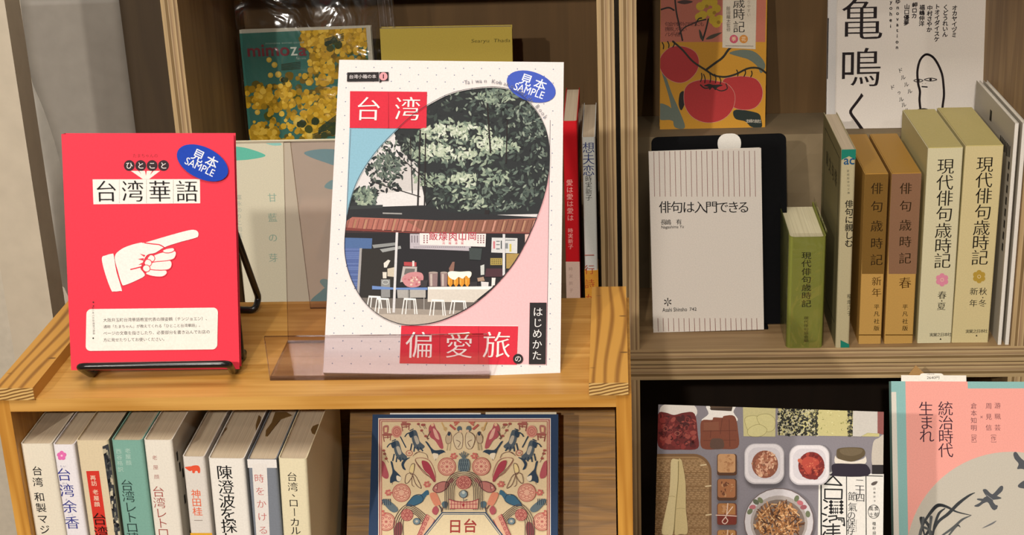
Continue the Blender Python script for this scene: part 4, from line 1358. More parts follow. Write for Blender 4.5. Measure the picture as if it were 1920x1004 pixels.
for i, ch in enumerate(tx_):
    f_ = i / (len(tx_) - 1) * (len(arc_) - 2)
    p_, n_ = arc_[int(f_)], arc_[int(f_) + 1]
    if ch != ' ':
        q2.char(ch, p_, 11, '7a7a84', -.008, rot=-math.degrees(math.atan2(n_[1] - p_[1], n_[0] - p_[0])))
finish(t, mxx, mc, mp)
sticker(t, mxx, WB, HB, (996, 163), 47.5, 27.5, 19, GA, 6e-4)

# the clear stand: lip, base, sloping back, rear leg
st = thing('clear_display_stand', 'clear smoky acrylic stand in front of the large sample book', 'display stand', at(-.15, .93, 0))
x0, x1 = -.2195, -.0815
th = .0022
kx = frame(T(x0, .8765, 0), 0, 0)
def sheet(nm, prof, xs=(0, x1 - x0)):
    """PROF: outline in (y, z)"""
    m = MB()
    n = len(prof)
    vs = [(xs[0], p[0], p[1]) for p in prof] + [(xs[1], p[0], p[1]) for p in prof]
    for i in range(n):
        j = (i + 1) % n
        L = math.dist(prof[i], prof[j])
        m.add(vs, [(i, j, n + j, n + i)], ACRYLIC if L > .004 else ACRYLIC_EDGE)
    m.add(vs, [tuple(range(n)), tuple(range(2 * n - 1, n - 1, -1))], ACRYLIC_EDGE)
    part(m, nm, st, kx)
lz = .0315
sheet('front_lip', [(0, .0002), (th, .0002), (th - .004, lz), (-.004, lz)])
sheet('base_plate', [(th, .0002), (.058, .0002), (.058, .0002 + th), (th, .0002 + th)])
tq = on_y(527, 268, .976)
ty, tz = .976 - .8765, tq.z - Z0
sheet('sloping_back', [(.058, .0004), (.0604, .0004), (ty + .0024, tz), (ty, tz)], (0, x1 - x0))
ly = .9946 - .8765
sheet('rear_leg', [(ty + .0028, tz - .001), (ty + .0050, tz - .001), (ly + .0024, .0003), (ly, .0003)], (.004, x1 - x0 - .004))
# ------------------------------------------------------------------ pocket book on its black board, right-hand crate
k6 = crop(1180, 360, 2.789)
k4 = crop(1180, 0, 2.511)
GS = .95
t, mxx, mc, mp, pr = show_book('paperback_book', 'white pocket paperback with thin red stripes, propped against the black board', T(.031, 1.3783, ZC), .79, 12.9, -.62, .105, .173, .010, ink(rgb('dcd4ca', GS)), 'right', GS, page=PAGE_W)
for k in range(20):
    x = 1225.8 + 9.95 * k
    pr.line([(x, 283), (x + 1.6, 369)], .9, '7a3c38', cap=False)
for k in range(20):
    x = 1233.5 + 9.75 * k
    pr.line([(x, 597), (x + .8, 622)], .9, '7a3c38', cap=False)
for ch, x in zip('俳句は入門できる', (1247, 1269, 1291, 1313, 1334, 1354.5, 1375, 1394)):
    pr.char(ch, (x, 389), 24, '1a1818', .004, MIN)
pr.char('長', (1244, 417), 11, '1a1818', .004, MIN); pr.char('嶋', (1253, 417), 11, '1a1818', .004, MIN); pr.char('有', (1273, 416.5), 11, '1a1818', .004, MIN)
pr.fit('Nagashima Yu', (1239.5, 423), (1281.5, 430), '2a2828', slant=.02)
for k in range(6):
    a = R_(60 * k + 30)
    pr.line([(1252 + 1.5 * math.cos(a), 566.5 + 1.5 * math.sin(a)), (1252 + 7.5 * math.cos(a), 566.5 + 7.5 * math.sin(a))], [1.0, 2.2], '1a1818', cap=False)
pr.fit('Asahi Shinsho', (1242, 577), (1288, 584.5), '2a2828'); pr.fit('742', (1293, 577), (1306, 583), '2a2828')
finish(t, mxx, mc, mp)
m = MB()
m.prism(rrect(.0655, .168, .0875, .187, .0085), .012, .0126, ink(rgb('dcd8d0', GS)), axis='y')
part(m, 'paper_slip', t, mxx)
# black board stand
P0 = on_z(1232, 588, ZC)
mb_ = frame(T(.033, 1.3925, ZC + .0002), R_(.8), R_(12.9), R_(-.4))
bt = thing('display_board', 'black rounded board behind the white striped pocket paperback', 'board', mb_)
a_ = Print(mb_, MB())
cs = [a_.loc(p) for p in ((1221, 254), (1474, 254))]
m = MB()
top = (cs[0][1] + cs[1][1]) / 2
m.prism(rrect(cs[0][0], 0, cs[1][0], top, .006), .0, .004, BLACK_BOARD, axis='y')
part(m, 'board', bt, mb_, bevel=.0008)
m = MB(); m.box((cs[0][0] + .01, -.011, .0), (cs[1][0] - .02, -.001, .0025), BLACK_BOARD)
part(m, 'foot_ledge', bt, frame(T(.033, 1.3925, ZC), R_(.8)))

# tomato cover
GT = .92
t, mxx, mc, mp, pr = show_book('paperback_book', 'orange cover with red tomatoes standing on the paper-wrapped riser', T(.042, 1.523, -.025), .3, 12, 1.0, .105, .150, .012, ink(rgb('cc9430', GT)), 'right', GT)
pr.poly([k4(130, -90), k4(645, -90), k4(640, 198), k4(136, 198)], 'c0705c')
OR, RE, GR, DK = 'cc9430', 'b23434', '6a7468', '2a2420'
def S4(pts, col, n=4):
    pr.poly(smooth([k4(*p) for p in pts], n, True), col)
def L4(pts, w, col=DK):
    pr.line(smooth([k4(*p) for p in pts]), w, col)
for p in ((360, 15), (395, 10), (410, 40), (385, 60), (345, 70), (330, 80), (410, 110), (425, 90), (335, 30), (395, 95)):
    c = k4(*p); pr.oval(c[0], c[1], 8.5, 8, 'd0b030', n=14)
for p in ((365, 30), (400, 60), (420, 105)):
    c = k4(*p); pr.oval(c[0], c[1], 3.5, 3.5, 'a88420', n=10)
L4(((150, 45), (185, 36), (210, 48)), 3); L4(((215, 0), (222, 60), (235, 120), (250, 190)), 3)
L4(((235, 160), (260, 130), (290, 115), (325, 100), (360, 92)), 2.6); L4(((310, 120), (325, 90), (340, 85)), 2.4)
L4(((372, 90), (360, 140), (345, 190)), 3)
S4(((225, 10), (260, 0), (300, 8), (260, 20)), '4a3430'); S4(((328, 140), (338, 150), (350, 190), (334, 180)), '3a3a30'); S4(((360, 185), (385, 165), (435, 152), (420, 165), (390, 182)), '4a4438')
for j, (s_, n) in enumerate((('句会や野外の吟行にも', 350), ('携帯しやすい', 268), ('ハンディ版', 238))):
    pr.row(s_, k4(178, 114 + 24 * j), k4(n - 8, 114 + 24 * j), 9, '5c2c28', weight=.006)
S4(((470, 250), (520, 235), (580, 240), (620, 270), (640, 310), (620, 345), (600, 310), (560, 280), (520, 268)), GR)
S4(((150, 330), (175, 370), (200, 440), (235, 520), (262, 600), (215, 600), (205, 560), (190, 470)), GR)
S4(((138, 492), (175, 495), (205, 520), (225, 575), (190, 565), (140, 560)), GR)
S4(((238, 440), (258, 432), (262, 480), (245, 520), (232, 490)), DK)
S4(((488, 530), (505, 517), (560, 522), (608, 535), (620, 560), (622, 600), (575, 598), (545, 572), (500, 560)), '26302c')
def tomato(pts, hi):
    S4(pts, RE, 6)
    pr.line(smooth([k4(*p) for p in pts], 6, True), .8, 'c89080', True, cap=False)
tomato(((160, 250), (200, 220), (260, 220), (310, 245), (328, 290), (315, 340), (275, 380), (230, 390), (180, 370), (148, 330), (143, 285)), 0)
tomato(((440, 380), (490, 362), (550, 360), (600, 375), (626, 420), (622, 470), (590, 508), (540, 518), (490, 505), (450, 460)), 0)
tomato(((300, 385), (350, 375), (400, 380), (460, 395), (495, 440), (492, 500), (460, 548), (410, 574), (350, 576), (295, 550), (262, 500), (257, 440), (270, 405)), 0)
L4(((205, 195), (250, 235), (300, 290), (360, 330), (400, 355), (450, 362), (500, 350), (560, 322), (610, 322), (645, 345)), 3.6, '2c2a20')
L4(((360, 330), (400, 300), (440, 270), (470, 230), (500, 210)), 4.2, '2c2a20')
for a, b in (((335, 385), (340, 345)), ((355, 390), (350, 350)), ((380, 388), (378, 345)), ((405, 390), (402, 350)), ((428, 395), (425, 365)), ((160, 230), (155, 200)), ((185, 225), (180, 195)), ((205, 222), (210, 195)), ((510, 358), (505, 330)), ((540, 360), (545, 330)), ((572, 362), (575, 335))):
    L4((a, ((a[0] + b[0]) / 2 + 4, (a[1] + b[1]) / 2), b), 2)
S4(((350, 405), (375, 395), (395, 400), (425, 398), (440, 402), (415, 412), (405, 425), (392, 412), (378, 424), (372, 410)), DK)
L4(((335, 400), (355, 415), (385, 412)), 2.4); L4(((395, 412), (430, 428), (460, 418), (455, 395)), 2.0)
pr.poly([k4(440, -60), k4(600, -60), k4(594, 232), k4(438, 224)], 'd4c8b4')
for ch, y in zip('歳時記', (12, 68, 128)):
    pr.char(ch, k4(516, y), 23, '26201c', .004, MIN)
pr.row('飯田龍太監修', k4(466, 40), k4(467, 140), 8, '3a302a', weight=.006)
pr.row('わかりやすい', k4(563, -30), k4(562, 70), 7, '7a6a5a')
for x, ch, c0 in ((492, '夏', 'c8566a'), (538, '夏', 'd08a3c')):
    c = k4(x, 184); pr.oval(c[0], c[1], 8, 8, c0); pr.char('季' if x < 500 else '花', c, 9, 'f0d8b0', .01)
pr.line([k4(452, 216), k4(584, 218)], .9, '5a5048', cap=False)
pr.row('主婦の友社', k4(556, 570), k4(612, 571), 7, 'd0c8b8', weight=.01)
finish(t, mxx, mc, mp)

# white cover with huge brush characters
k8 = crop(1540, 0, 2.511)
GK = 1.08
t, mxx, mc, mp, pr = show_book('paperback_book', 'tall white cover with huge black characters and a line-drawn figure, behind the slipcases', T(.2155, 1.512, -.025), -2.0, 9, -.3, .150, .210, .010, ink(rgb('cfc8c0', GK)), 'right', GK, page=PAGE_W)
BK = '1c1416'
pr.char('亀', (1616, 38), 83, BK, -.002, MIN); pr.char('鳴', (1613.5, 128), 80, BK, -.002, MIN); pr.char('く', (1607.5, 212), 84, BK, .004, MIN * .4, stretch=.62)
for s_, x, y1 in (('オカヤイヅミ', 625, 165), ('くどうれいん', 582, 162), ('トオイダイスケ', 543, 185), ('中村さやか', 508, 140), ('福嶋伸洋', 472, 112), ('岬ロカ', 437, 75), ('山口優夢', 400, 108)):
    n = len(s_)
    pr.row(s_, k8(x + 3, y1 - 25.5 * (n - 1)), k8(x, y1), 10.5, BK, weight=.045)
pr.row('ゆnovation', k8(360, 8), k8(356, 222), 10, BK, weight=.045)
pr.row('yohei', k8(328, 8), k8(326, 122), 10, BK, weight=.045)
for s_, pts in (('ドルルル', ((372, 332), (385, 365), (400, 398), (416, 430))), ('ドゥルルル', ((335, 412), (366, 436), (376, 468), (388, 494), (404, 520)))):
    for ch, p in zip(s_, pts):
        pr.char(ch, k8(*p), 10 if ch != 'ゥ' else 8, BK, .012, rot=12)
def L8(pts, w, n=6):
    pr.line(smooth([k8(*p) for p in pts], n), w, BK)
L8(((466, 510), (462, 470), (464, 430), (456, 395), (452, 340), (462, 290), (482, 262), (503, 257), (528, 272), (550, 305), (568, 350), (575, 400), (577, 450), (571, 500), (567, 550)), 4.2)
L8(((372, 680), (380, 630), (395, 585), (420, 545), (450, 522), (485, 515), (515, 528), (535, 555)), 4.2)
L8(((450, 556), (470, 548), (480, 556)), 2); L8(((570, 525), (600, 530), (622, 548)), 3)
for c0, w_ in ((457, 22), (514, 30)):
    y0 = 380 if c0 < 500 else 375
    pts = smooth([k8(*p) for p in ((c0 - w_, y0), (c0, y0 - 7), (c0 + w_, y0), (c0, y0 + 7))], 4, True)
    pr.line(pts, 1.5, BK, True, cap=False); c = k8(c0, y0); pr.oval(c[0], c[1], 2.6, 2.2, BK, n=10)
pr.line([k8(474, 408), k8(498, 410)], 2.4, BK); pr.line([k8(474, 394), k8(478, 394)], .8, BK); pr.line([k8(488, 394), k8(492, 394)], .8, BK)
finish(t, mxx, mc, mp)
t, mxx, mc, mp, pr = show_book('paperback_book', 'white book edge peeking out behind the tall white cover with huge characters', T(.2085, 1.530, -.025), -2.0, 9, -.3, .146, .200, .006, ink(rgb('c8c4c0', GK)), 'left', GK, page=PAGE_W)
pr.poly([(1549.5, 34), (1554, 34), (1552, 148), (1549, 148)], '221c1c')
finish(t, mxx, mc, mp)

# ------------------------------------------------------------------ left-hand crate, face-out
GM = 1.05
t, mxx, mc, mp, pr = show_book('magazine', 'magazine with yellow mimosa flowers on a teal cover inside a clear bag', T(-.3685, 1.4875, -.095), -5, 5, -1.4, .133, .1865, .005, ink(rgb('b8b4a4', GM)), 'left', GM, page=PAGE_W)
# the picture
mpic = MB()
W2, H2 = .133, .1865
q = Print(mxx, mpic, None, None, GM, step=4e-6, base=2e-4)
qa = [q.loc((449, 63)), q.loc((686, 52)), q.loc((694, 420)), q.loc((500, 420))]
Q = [(qa[0][0], qa[0][1]), (W2 - .0045, qa[1][1]), (W2 - .0045, .006), (qa[0][0], .006)]
q.lpoly(Q, '35685e')
rr = random.Random(21)
k9 = crop(430, 0, 3.585)
def mim(n, reg, r0, r1, cols, lay, kind=0):
    ys = [q.y() for _ in range(lay)]
    for i in range(n):
        x0, y0, x1, y1 = rr.choice(reg)
        x, y = x0 + (x1 - x0) * rr.random(), y0 + (y1 - y0) * rr.random()
        c = k9(x, y); r = r0 + (r1 - r0) * rr.random()
        pts = [(c[0] + r * (1 + .16 * (rr.random() - .5)) * math.cos(a), c[1] + r * (1 + .16 * (rr.random() - .5)) * math.sin(a)) for a in (6.283 * k / 11 for k in range(11))]
        q.poly(pts, rr.choice(cols), Q, ys[i % lay])
MA = [(490, 200, 640, 330), (560, 200, 930, 300), (720, 190, 920, 350), (540, 330, 920, 560), (320, 500, 720, 700), (120, 570, 420, 720), (230, 650, 720, 800), (160, 800, 600, 960), (540, 330, 700, 480), (140, 860, 330, 960), (600, 600, 720, 900)]
mim(150, MA, 5, 9, ['5a5220', '6e5a18', '48501e', '7c6414'], 20)
mim(420, MA, 3.5, 7.5, ['a8841c', 'b89020', '987818', 'c49a28'], 40)
mim(330, MA, 2.5, 6, ['c8a02c', 'd4ac38', 'b8922a', 'dcb848'], 40)
for x, y, r in ((268, 402, 5), (305, 436, 5.5), (278, 505, 5), (190, 755, 5), (330, 500, 6), (470, 820, 11), (545, 910, 8), (615, 810, 5)):
    c = k9(x, y); q.oval(c[0], c[1], r, r, 'c8a840', n=16, clip=Q); q.oval(c[0] - r * .2, c[1] - r * .2, r * .6, r * .6, 'd4b858', n=12, clip=Q)
mim(16, [(650, 270, 760, 330), (420, 780, 540, 880), (560, 760, 720, 940), (360, 500, 420, 540)], 4, 9, ['2c3a24', '38421e', '22301e', '444a20'], 10)
for a in ((560, 940, 720, 900), (600, 900, 720, 820), (640, 300, 770, 270), (350, 470, 480, 460)):
    for k in range(5):
        q.line([k9(a[0], a[1] - k * 9), k9(a[2], a[3] - k * 11)], 1.6, '2a3a2c', clip=Q, cap=False)
q.fit('mimo', (464, 83), (543, 106), '702c34', weight=.03)
q.fit('z', (545, 88), (558, 104), 'c8d0c4', weight=.012); q.fit('a', (560, 89), (575, 105), '702c34', weight=.03)
q.fit('innovative women council', (498, 78), (570, 82), '8ca89c'); q.fit('haiku tanka', (556, 107), (574, 111), '8ca89c')
finish(t, mxx, mc, mp)
part(mpic, 'cover_photo', t, mxx)
bg = MB()
n1, n2 = 16, 20
rr = random.Random(5)
bw, bh = .144, .222
for side, yy in ((0, -.0022), (1, .0085)):
    vs = []
    for i in range(n1 + 1):
        for j in range(n2 + 1):
            u, v = i / n1, j / n2
            puff = math.sin(math.pi * u) ** .4
            wob = (rr.random() - .5) * (.0016 if v < .85 else .005)
            yb = (yy + (wob if side else min(wob, .0008))) if puff > .05 else .003
            yb = yb if v < .86 else .003 + (yb - .003) * .5 + .0015 * math.sin(u * 19)
            vs.append((-.004 + u * bw, yb, -.001 + v * bh if v > 0 else .0004))
    bg.add(vs, [(i * (n2 + 1) + j, (i + 1) * (n2 + 1) + j, (i + 1) * (n2 + 1) + j + 1, i * (n2 + 1) + j + 1) for i in range(n1) for j in range(n2)], BAG)
# folded flap at the right
FOLD = clear('bag_fold_film', (.93, .93, .93), .22, .22, .5)
vs = []
nf = 12
for i in range(nf + 1):
    for j in range(n2 + 1):
        vs.append((-.004 + bw + i * .0014 + .0012 * math.sin(j * .5), .003 - .0035 * math.sin(i * 1.35 + .25 * math.sin(j * .6)), .0006 + (bh + .003) * j / n2))
bg.add(vs, [(i * (n2 + 1) + j, (i + 1) * (n2 + 1) + j, (i + 1) * (n2 + 1) + j + 1, i * (n2 + 1) + j + 1) for i in range(nf) for j in range(n2)], FOLD)
b_ = part(bg, 'clear_bag', t, mxx, smooth=True)
b_['label'] = 'clear plastic bag'

t, mxx, mc, mp, pr = show_book('paperback_book', 'plain mustard-yellow book behind the large sample book', T(-.2312, 1.477, -.095), 1.5, 2, .8, .128, .188, .010, ink(rgb('b09c46', GM)), 'left', GM)
pr.fit('Searyu  Thada', (883, 73), (956, 81.5), '4a4420', weight=-.004, slant=.02)
finish(t, mxx, mc, mp)

t, mxx, mc, mp, pr = show_book('paperback_book', 'pale green-white book with teal leaves seen behind the clear stand', T(-.360, 1.372, ZC), 0, 1.5, 0, .148, .196, .012, ink(rgb('cfcab4', 1.02)), 'left', 1.02)
def LF(pts, c):
    pr.poly(smooth(pts, 5, True), c)
LF([(400, 278), (440, 275), (470, 280), (498, 292), (470, 299), (440, 301), (405, 300)], '62b8a4')
LF([(498, 268), (520, 266), (528, 272), (512, 273)], '8cc4bc')
LF([(570, 288), (600, 280), (650, 282), (700, 290), (640, 310), (610, 305)], '84b4b8')
LF([(608, 350), (622, 338), (650, 335), (640, 352), (620, 355)], '8cbcbc')
LF([(582, 566), (600, 548), (612, 540), (620, 556), (640, 560), (640, 580), (600, 580)], '6ea4a8')
LF([(600, 530), (612, 524), (640, 545), (625, 552)], '7cb0b0')
pr.row('甘藍の芽', (510.5, 371), (512.5, 484), 18, '8aa89a', mincho=MIN)
pr.row('富永のりこ句集', (448.5, 370), (449.5, 442), 10, 'a4aca0')
finish(t, mxx, mc, mp)

# ------------------------------------------------------------------ ornamental blue book on the sloping board
kn = crop(620, 740, 3.3103)
GN = 1.0
tl_ = T(-.173, .9655, -.067)
h_n = .188
mN = frame(T(-.1735, .9655 - h_n * math.sin(R_(35)) - .001, -.067 - h_n * math.cos(R_(35))), R_(-.4), R_(35), R_(.2))
t, mxx, mc, mp, pr = None, mN, MB(), MB(), None
t = thing('hardback_book', 'blue-bordered book with a mirrored pattern of birds, fish and fruit', 'book', mN)
face_book(mc, mp, .1285, h_n, .013, ink(rgb('1f385a', GN)), spine='right', page=PAGE_W)
pr = Print(mN, mc, .1285, h_n, GN, step=5e-6)
pr.rect(*kn(295, 148), *kn(1366, 1400), 'd8ccc0'); pr.rect(*kn(301, 155), *kn(1360, 1400), '9c4840'); pr.rect(*kn(308, 161), *kn(1353, 1400), 'd8c0a8'); pr.rect(*kn(314, 167), *kn(1347, 1400), '9c4840'); pr.rect(*kn(319, 171), *kn(1342, 1400), 'd6c29c')
CL = pr.clip([kn(319, 171), kn(1342, 171), kn(1342, 1400), kn(319, 1400)])
NV, DR, PK, LN = '24384c', '8c3038', 'c88878', '6a4a40'
AX = 829
def both(f):
    for sg in (1, -1):
        f(lambda x, y: kn(AX + sg * (AX - x), y) if sg == 1 and False else kn(AX + sg * (x - AX), y))
def orn(g):
    sm = lambda pts, c: pr.poly(smooth([g(*p) for p in pts], 4, True), c, CL)
    ln = lambda pts, w, c=LN: pr.line(smooth([g(*p) for p in pts]), w, c, clip=CL, cap=False)
    cl = lambda pts, w, c=LN: pr.line(smooth([g(*p) for p in pts], 4, True), w, c, True, CL, False)
    ov = lambda x, y, rx, ry, c, n=18: pr.oval(*g(x, y), rx / 3.31, ry / 3.31, c, n=n, clip=CL)
    rg = lambda x, y, rx, ry, w, c=LN: pr.ring(*g(x, y), rx / 3.31, ry / 3.31, w, c, clip=CL, n=20)
    # chairs
    for ox, oy in ((325, 195), (440, 130)):
        sm(((ox, oy + 5), (ox + 35, oy), (ox + 30, oy + 50), (ox + 4, oy + 52)), 'a86a60'); pr.poly([g(ox + 10, oy + 12), g(ox + 26, oy + 10), g(ox + 24, oy + 40), g(ox + 10, oy + 40)], 'd8bc90', CL)
        for a in ((ox, oy + 55, ox + 8, oy + 100), (ox + 48, oy + 55, ox + 45, oy + 92), (ox + 4, oy + 75, ox + 46, oy + 70), (ox + 28, oy + 50, ox + 30, oy + 80)):
            ln(((a[0], a[1]), (a[2], a[3])), 1.8, '8c4a44')
        sm(((ox, oy + 50), (ox + 50, oy + 48), (ox + 54, oy + 62), (ox + 2, oy + 64)), '9c5a50')
    # fan
    ov(410, 232, 33, 38, PK); rg(410, 232, 22, 26, 1.0, 'a85a50'); rg(410, 232, 10, 12, 1.0, 'a85a50'); ln(((432, 262), (468, 332)), 2.2, NV)
    # goats
    for ox, oy in ((455, 225), (345, 290)):
        sm(((ox + 45, oy + 5), (ox + 75, oy), (ox + 90, oy + 40), (ox + 100, oy + 70), (ox + 130, oy + 100), (ox + 100, oy + 120), (ox + 70, oy + 110), (ox + 50, oy + 60)), '4a5660')
        sm(((ox + 30, oy + 15), (ox + 55, oy + 2), (ox + 60, oy + 30), (ox + 40, oy + 45)), NV); ln(((ox + 5, oy + 40), (ox + 20, oy + 20), (ox + 45, oy + 12)), 2.2, NV); ln(((ox + 35, oy + 2), (ox + 60, oy - 10)), 1.8, NV)
        for a in ((50, 80, 40, 125), (66, 100, 62, 132), (100, 105, 118, 128), (84, 100, 90, 128)):
            ln(((ox + a[0], oy + a[1]), (ox + a[2], oy + a[3])), 2.6, NV)
        sm(((ox + 62, oy + 40), (ox + 80, oy + 35), (ox + 95, oy + 75), (ox + 78, oy + 85)), 'b0a898')
    # berries
    for ox, oy in ((545, 185), (335, 370), (570, 190), (590, 260), (565, 225), (345, 400), (580, 190), (330, 350)):
        ov(ox, oy, 10, 8, '9c5048', 10); ln(((ox, oy), (ox + 15, oy + 25)), .9)
    # standing robed figures
    sm(((615, 195), (640, 180), (655, 215), (680, 250), (700, 330), (680, 335), (650, 290), (618, 265), (608, 225)), 'a85058'); sm(((635, 215), (655, 225), (675, 280), (650, 268)), 'd8a898'); ov(632, 190, 10, 11, 'd8b090', 12); ln(((620, 230), (600, 270), (612, 275)), 2)
    sm(((310, 420), (335, 425), (360, 500), (350, 525), (318, 505)), 'a85058')
    # magpies
    for ox, oy, f in ((588, 295, 1), (372, 420, 0)):
        if f:
            sm(((588, 295), (602, 298), (628, 335), (650, 348), (690, 345), (708, 358), (680, 372), (655, 388), (630, 370), (618, 340)), NV); sm(((634, 368), (668, 372), (662, 400), (645, 406)), 'e0d4bc'); ln(((700, 350), (712, 362)), 1.5, NV); ln(((655, 400), (650, 412)), 1)
        else:
            sm(((372, 420), (384, 422), (394, 465), (412, 485), (440, 520), (425, 545), (400, 540), (372, 552), (370, 520), (384, 480)), NV); sm(((410, 505), (440, 518), (430, 540), (412, 535)), 'e0d4bc'); ln(((385, 545), (382, 560)), 1)
    # potted figures near the middle axis
    sm(((715, 265), (740, 235), (752, 265), (745, 300), (720, 305)), 'b8a488'); ov(735, 245, 10, 14, NV, 10); ln(((730, 300), (722, 350)), 2.4, 'b0a080'); ln(((746, 300), (740, 350)), 2.4, 'b0a080'); cl(((715, 265), (740, 235), (752, 265), (745, 300), (720, 305)), .9)
    sm(((765, 260), (800, 235), (820, 260), (815, 330), (785, 340), (765, 300)), 'd0c0a0'); cl(((765, 260), (800, 235), (820, 260), (815, 330), (785, 340), (765, 300)), 1.0); ov(800, 215, 16, 18, '58666c', 12); ov(806, 230, 8, 9, 'd8b898', 10); ln(((780, 285), (805, 300), (790, 330)), 1.2)
    ln(((740, 190), (775, 220)), 4, 'b05850'); ln(((690, 175), (715, 230)), 2.4, 'c8a468'); ov(712, 215, 12, 12, 'c0a070', 12); ln(((790, 180), (770, 195)), 3, 'b86858'); ln(((765, 178), (800, 172)), 4, 'b86858')
    # swallow-like fish, small leafy disc
    sm(((440, 430), (462, 402), (495, 392), (470, 412), (455, 440), (466, 470), (448, 462)), NV); rg(488, 366, 20, 17, 1.3, 'a85a50'); ov(488, 366, 9, 8, PK, 10)
    ln(((510, 385), (540, 360), (590, 370), (605, 400)), 1.0); ln(((520, 375), (555, 352)), 1.0)
    # bananas
    cl(((490, 480), (500, 440), (515, 430), (522, 440), (515, 485), (505, 500)), 1.2); sm(((490, 480), (500, 442), (514, 434), (518, 445), (512, 485)), 'dcc890'); cl(((470, 500), (500, 490), (510, 505), (480, 550), (462, 548)), 1.2); cl(((510, 500), (530, 510), (560, 570), (560, 585), (530, 560)), 1.2); ln(((505, 505), (505, 560), (520, 575)), 1.0)
    # banana flower
    cl(((525, 410), (560, 395), (610, 410), (640, 460), (650, 520), (610, 510), (570, 480)), 1.2, '9c6458'); sm(((565, 415), (600, 420), (625, 455), (652, 530), (640, 545), (610, 500), (580, 470)), 'a03848'); ln(((525, 408), (545, 440), (590, 490), (648, 545)), 1.0)
    # round trays
    for ox, oy, r, k in ((722, 450, 55, 1), (440, 612, 55, 0), (345, 792, 55, 1)):
        ov(ox, oy, r, r, 'd8a890'); rg(ox, oy, r, r, 1.6, 'a85a50'); rg(ox, oy, r - 8, r - 8, .9, 'a85a50')
        for a in range(8):
            x, y = ox + .55 * r * math.cos(a * .785), oy + .55 * r * math.sin(a * .785)
            if k:
                ov(x, y, 9, 8, 'b86860', 10); ov(x, y, 3, 3, 'f0d0b8', 8)
            else:
                rg(x, y, 13, 8, 1.0, 'b05850')
        if k:
            ov(ox, oy, 9, 8, 'b86860', 10)
    for ox, oy in ((765, 385), (360, 612), (600, 560), (322, 740)):
        for a in range(6):
            ov(ox + 16 * math.cos(a), oy + 14 * math.sin(a), 8, 7, 'c06860', 8)
        ov(ox, oy, 8, 8, 'd89a80', 8)
    # fish
    sm(((635, 590), (655, 560), (690, 545), (720, 545), (745, 525), (755, 520), (765, 535), (750, 550), (735, 560), (715, 590), (680, 610), (650, 608)), 'b07068'); cl(((635, 590), (655, 560), (690, 545), (720, 545), (735, 560), (715, 590), (680, 610), (650, 608)), 1.5, '6a3038'); ln(((665, 560), (660, 600)), 1, '6a3038')
    ov(655, 582, 4, 4, 'e8d8c0', 8)
    sm(((470, 690), (495, 655), (520, 630), (560, 625), (590, 600), (605, 598), (610, 622), (595, 630), (575, 660), (540, 685), (500, 695)), '34607a'); cl(((470, 690), (495, 655), (520, 630), (560, 625), (575, 660), (540, 685), (500, 695)), 1.3, NV)
    sm(((395, 860), (400, 820), (420, 795), (440, 800), (445, 840), (430, 900), (400, 900)), '7a3c40')
    # ice lolly, buds
    sm(((615, 625), (640, 610), (660, 620), (685, 680), (670, 690), (645, 690)), 'd08468'); ln(((672, 690), (690, 715)), 2.0)
    sm(((635, 710), (655, 695), (672, 720), (655, 750), (632, 735)), 'a85058'); sm(((690, 680), (705, 665), (728, 675), (720, 705), (700, 705)), '4a6470'); ln(((700, 700), (690, 730)), 2)
    # pineapple at the edge, arch of stripes with a rose
    sm(((318, 660), (350, 655), (400, 690), (420, 720), (395, 735), (360, 715)), '5c6c74'); [ln(((330 + 10 * a, 650), (318 + 14 * a, 690)), 1.4, NV) for a in range(5)]
    for k in range(5):
        ln(((395 + 14 * k, 880), (395 + 14 * k, 790), (430 + 10 * k, 720 + 10 * k), (480, 685 + 10 * k), (540, 710 + 12 * k), (600 - 4 * k, 760 + 14 * k)), 1.2, '4a3c38')
    ov(475, 750, 36, 36, 'c88878'); [rg(475, 750, r, r, 1.2, '9c4a48') for r in (36, 26, 16, 8)]
    for a in range(6):
        rg(475 + 24 * math.cos(a), 750 + 24 * math.sin(a), 12, 12, 1.0, '9c4a48')
    ov(535, 790, 22, 20, '6c8088', 12); rg(535, 790, 22, 20, 1, NV); ov(535, 790, 9, 8, 'b8b0a0', 10); ln(((540, 810), (575, 800)), 1.2)
    pr.poly([g(598, 745), g(620, 760), g(560, 900), g(530, 900)], 'c88878', CL); pr.poly([g(620, 760), g(645, 780), g(585, 900), g(560, 900)], 'd8b090', CL)
    for k in range(5):
        rg(603 - 14 * k, 775 + 30 * k, 7, 9, 1.2, 'a04a48')
    ln(((598, 745), (530, 900)), 1.6, '9c4048'); ln(((648, 780), (585, 900)), 1.2, '9c4048')
both(orn)
g = kn
# axis pieces: pineapple, striped arch, rose, bridge
for k in range(6):
    d = 11 * k
    pr.line(smooth([g(712 + d, 720), g(712 + d, 600), g(722 + d, 545 + d * .3), g(760 + d * .7, 498 + d * .7), g(828, 480 + d), g(896 - d * .7, 498 + d * .7), g(936 - d, 545 + d * .3), g(944 - d, 600), g(944 - d, 720)]), 1.2, '4a3c38', clip=CL, cap=False)
pr.poly(smooth([g(*p) for p in ((800, 410), (828, 398), (858, 410), (866, 440), (858, 475), (828, 482), (798, 475), (792, 440))], 4, True), '6c7c80', CL)
for k in range(5):
    pr.line([g(800 + 12 * k, 405), g(815 + 12 * k, 480)], .9, NV, cap=False); pr.line([g(856 - 12 * k, 405), g(841 - 12 * k, 480)], .9, NV, cap=False)
for k in range(5):
    pr.line([g(828, 405), g(800 + 14 * k, 355 + 8 * abs(k - 2))], 1.8, '58686c', cap=False)
pr.oval(*g(828, 550), 14, 12, 'c88878'); [pr.ring(*g(828, 550), r, r * .9, 1.1, '9c4a48', n=18) for r in (14, 10, 6.5, 3)]
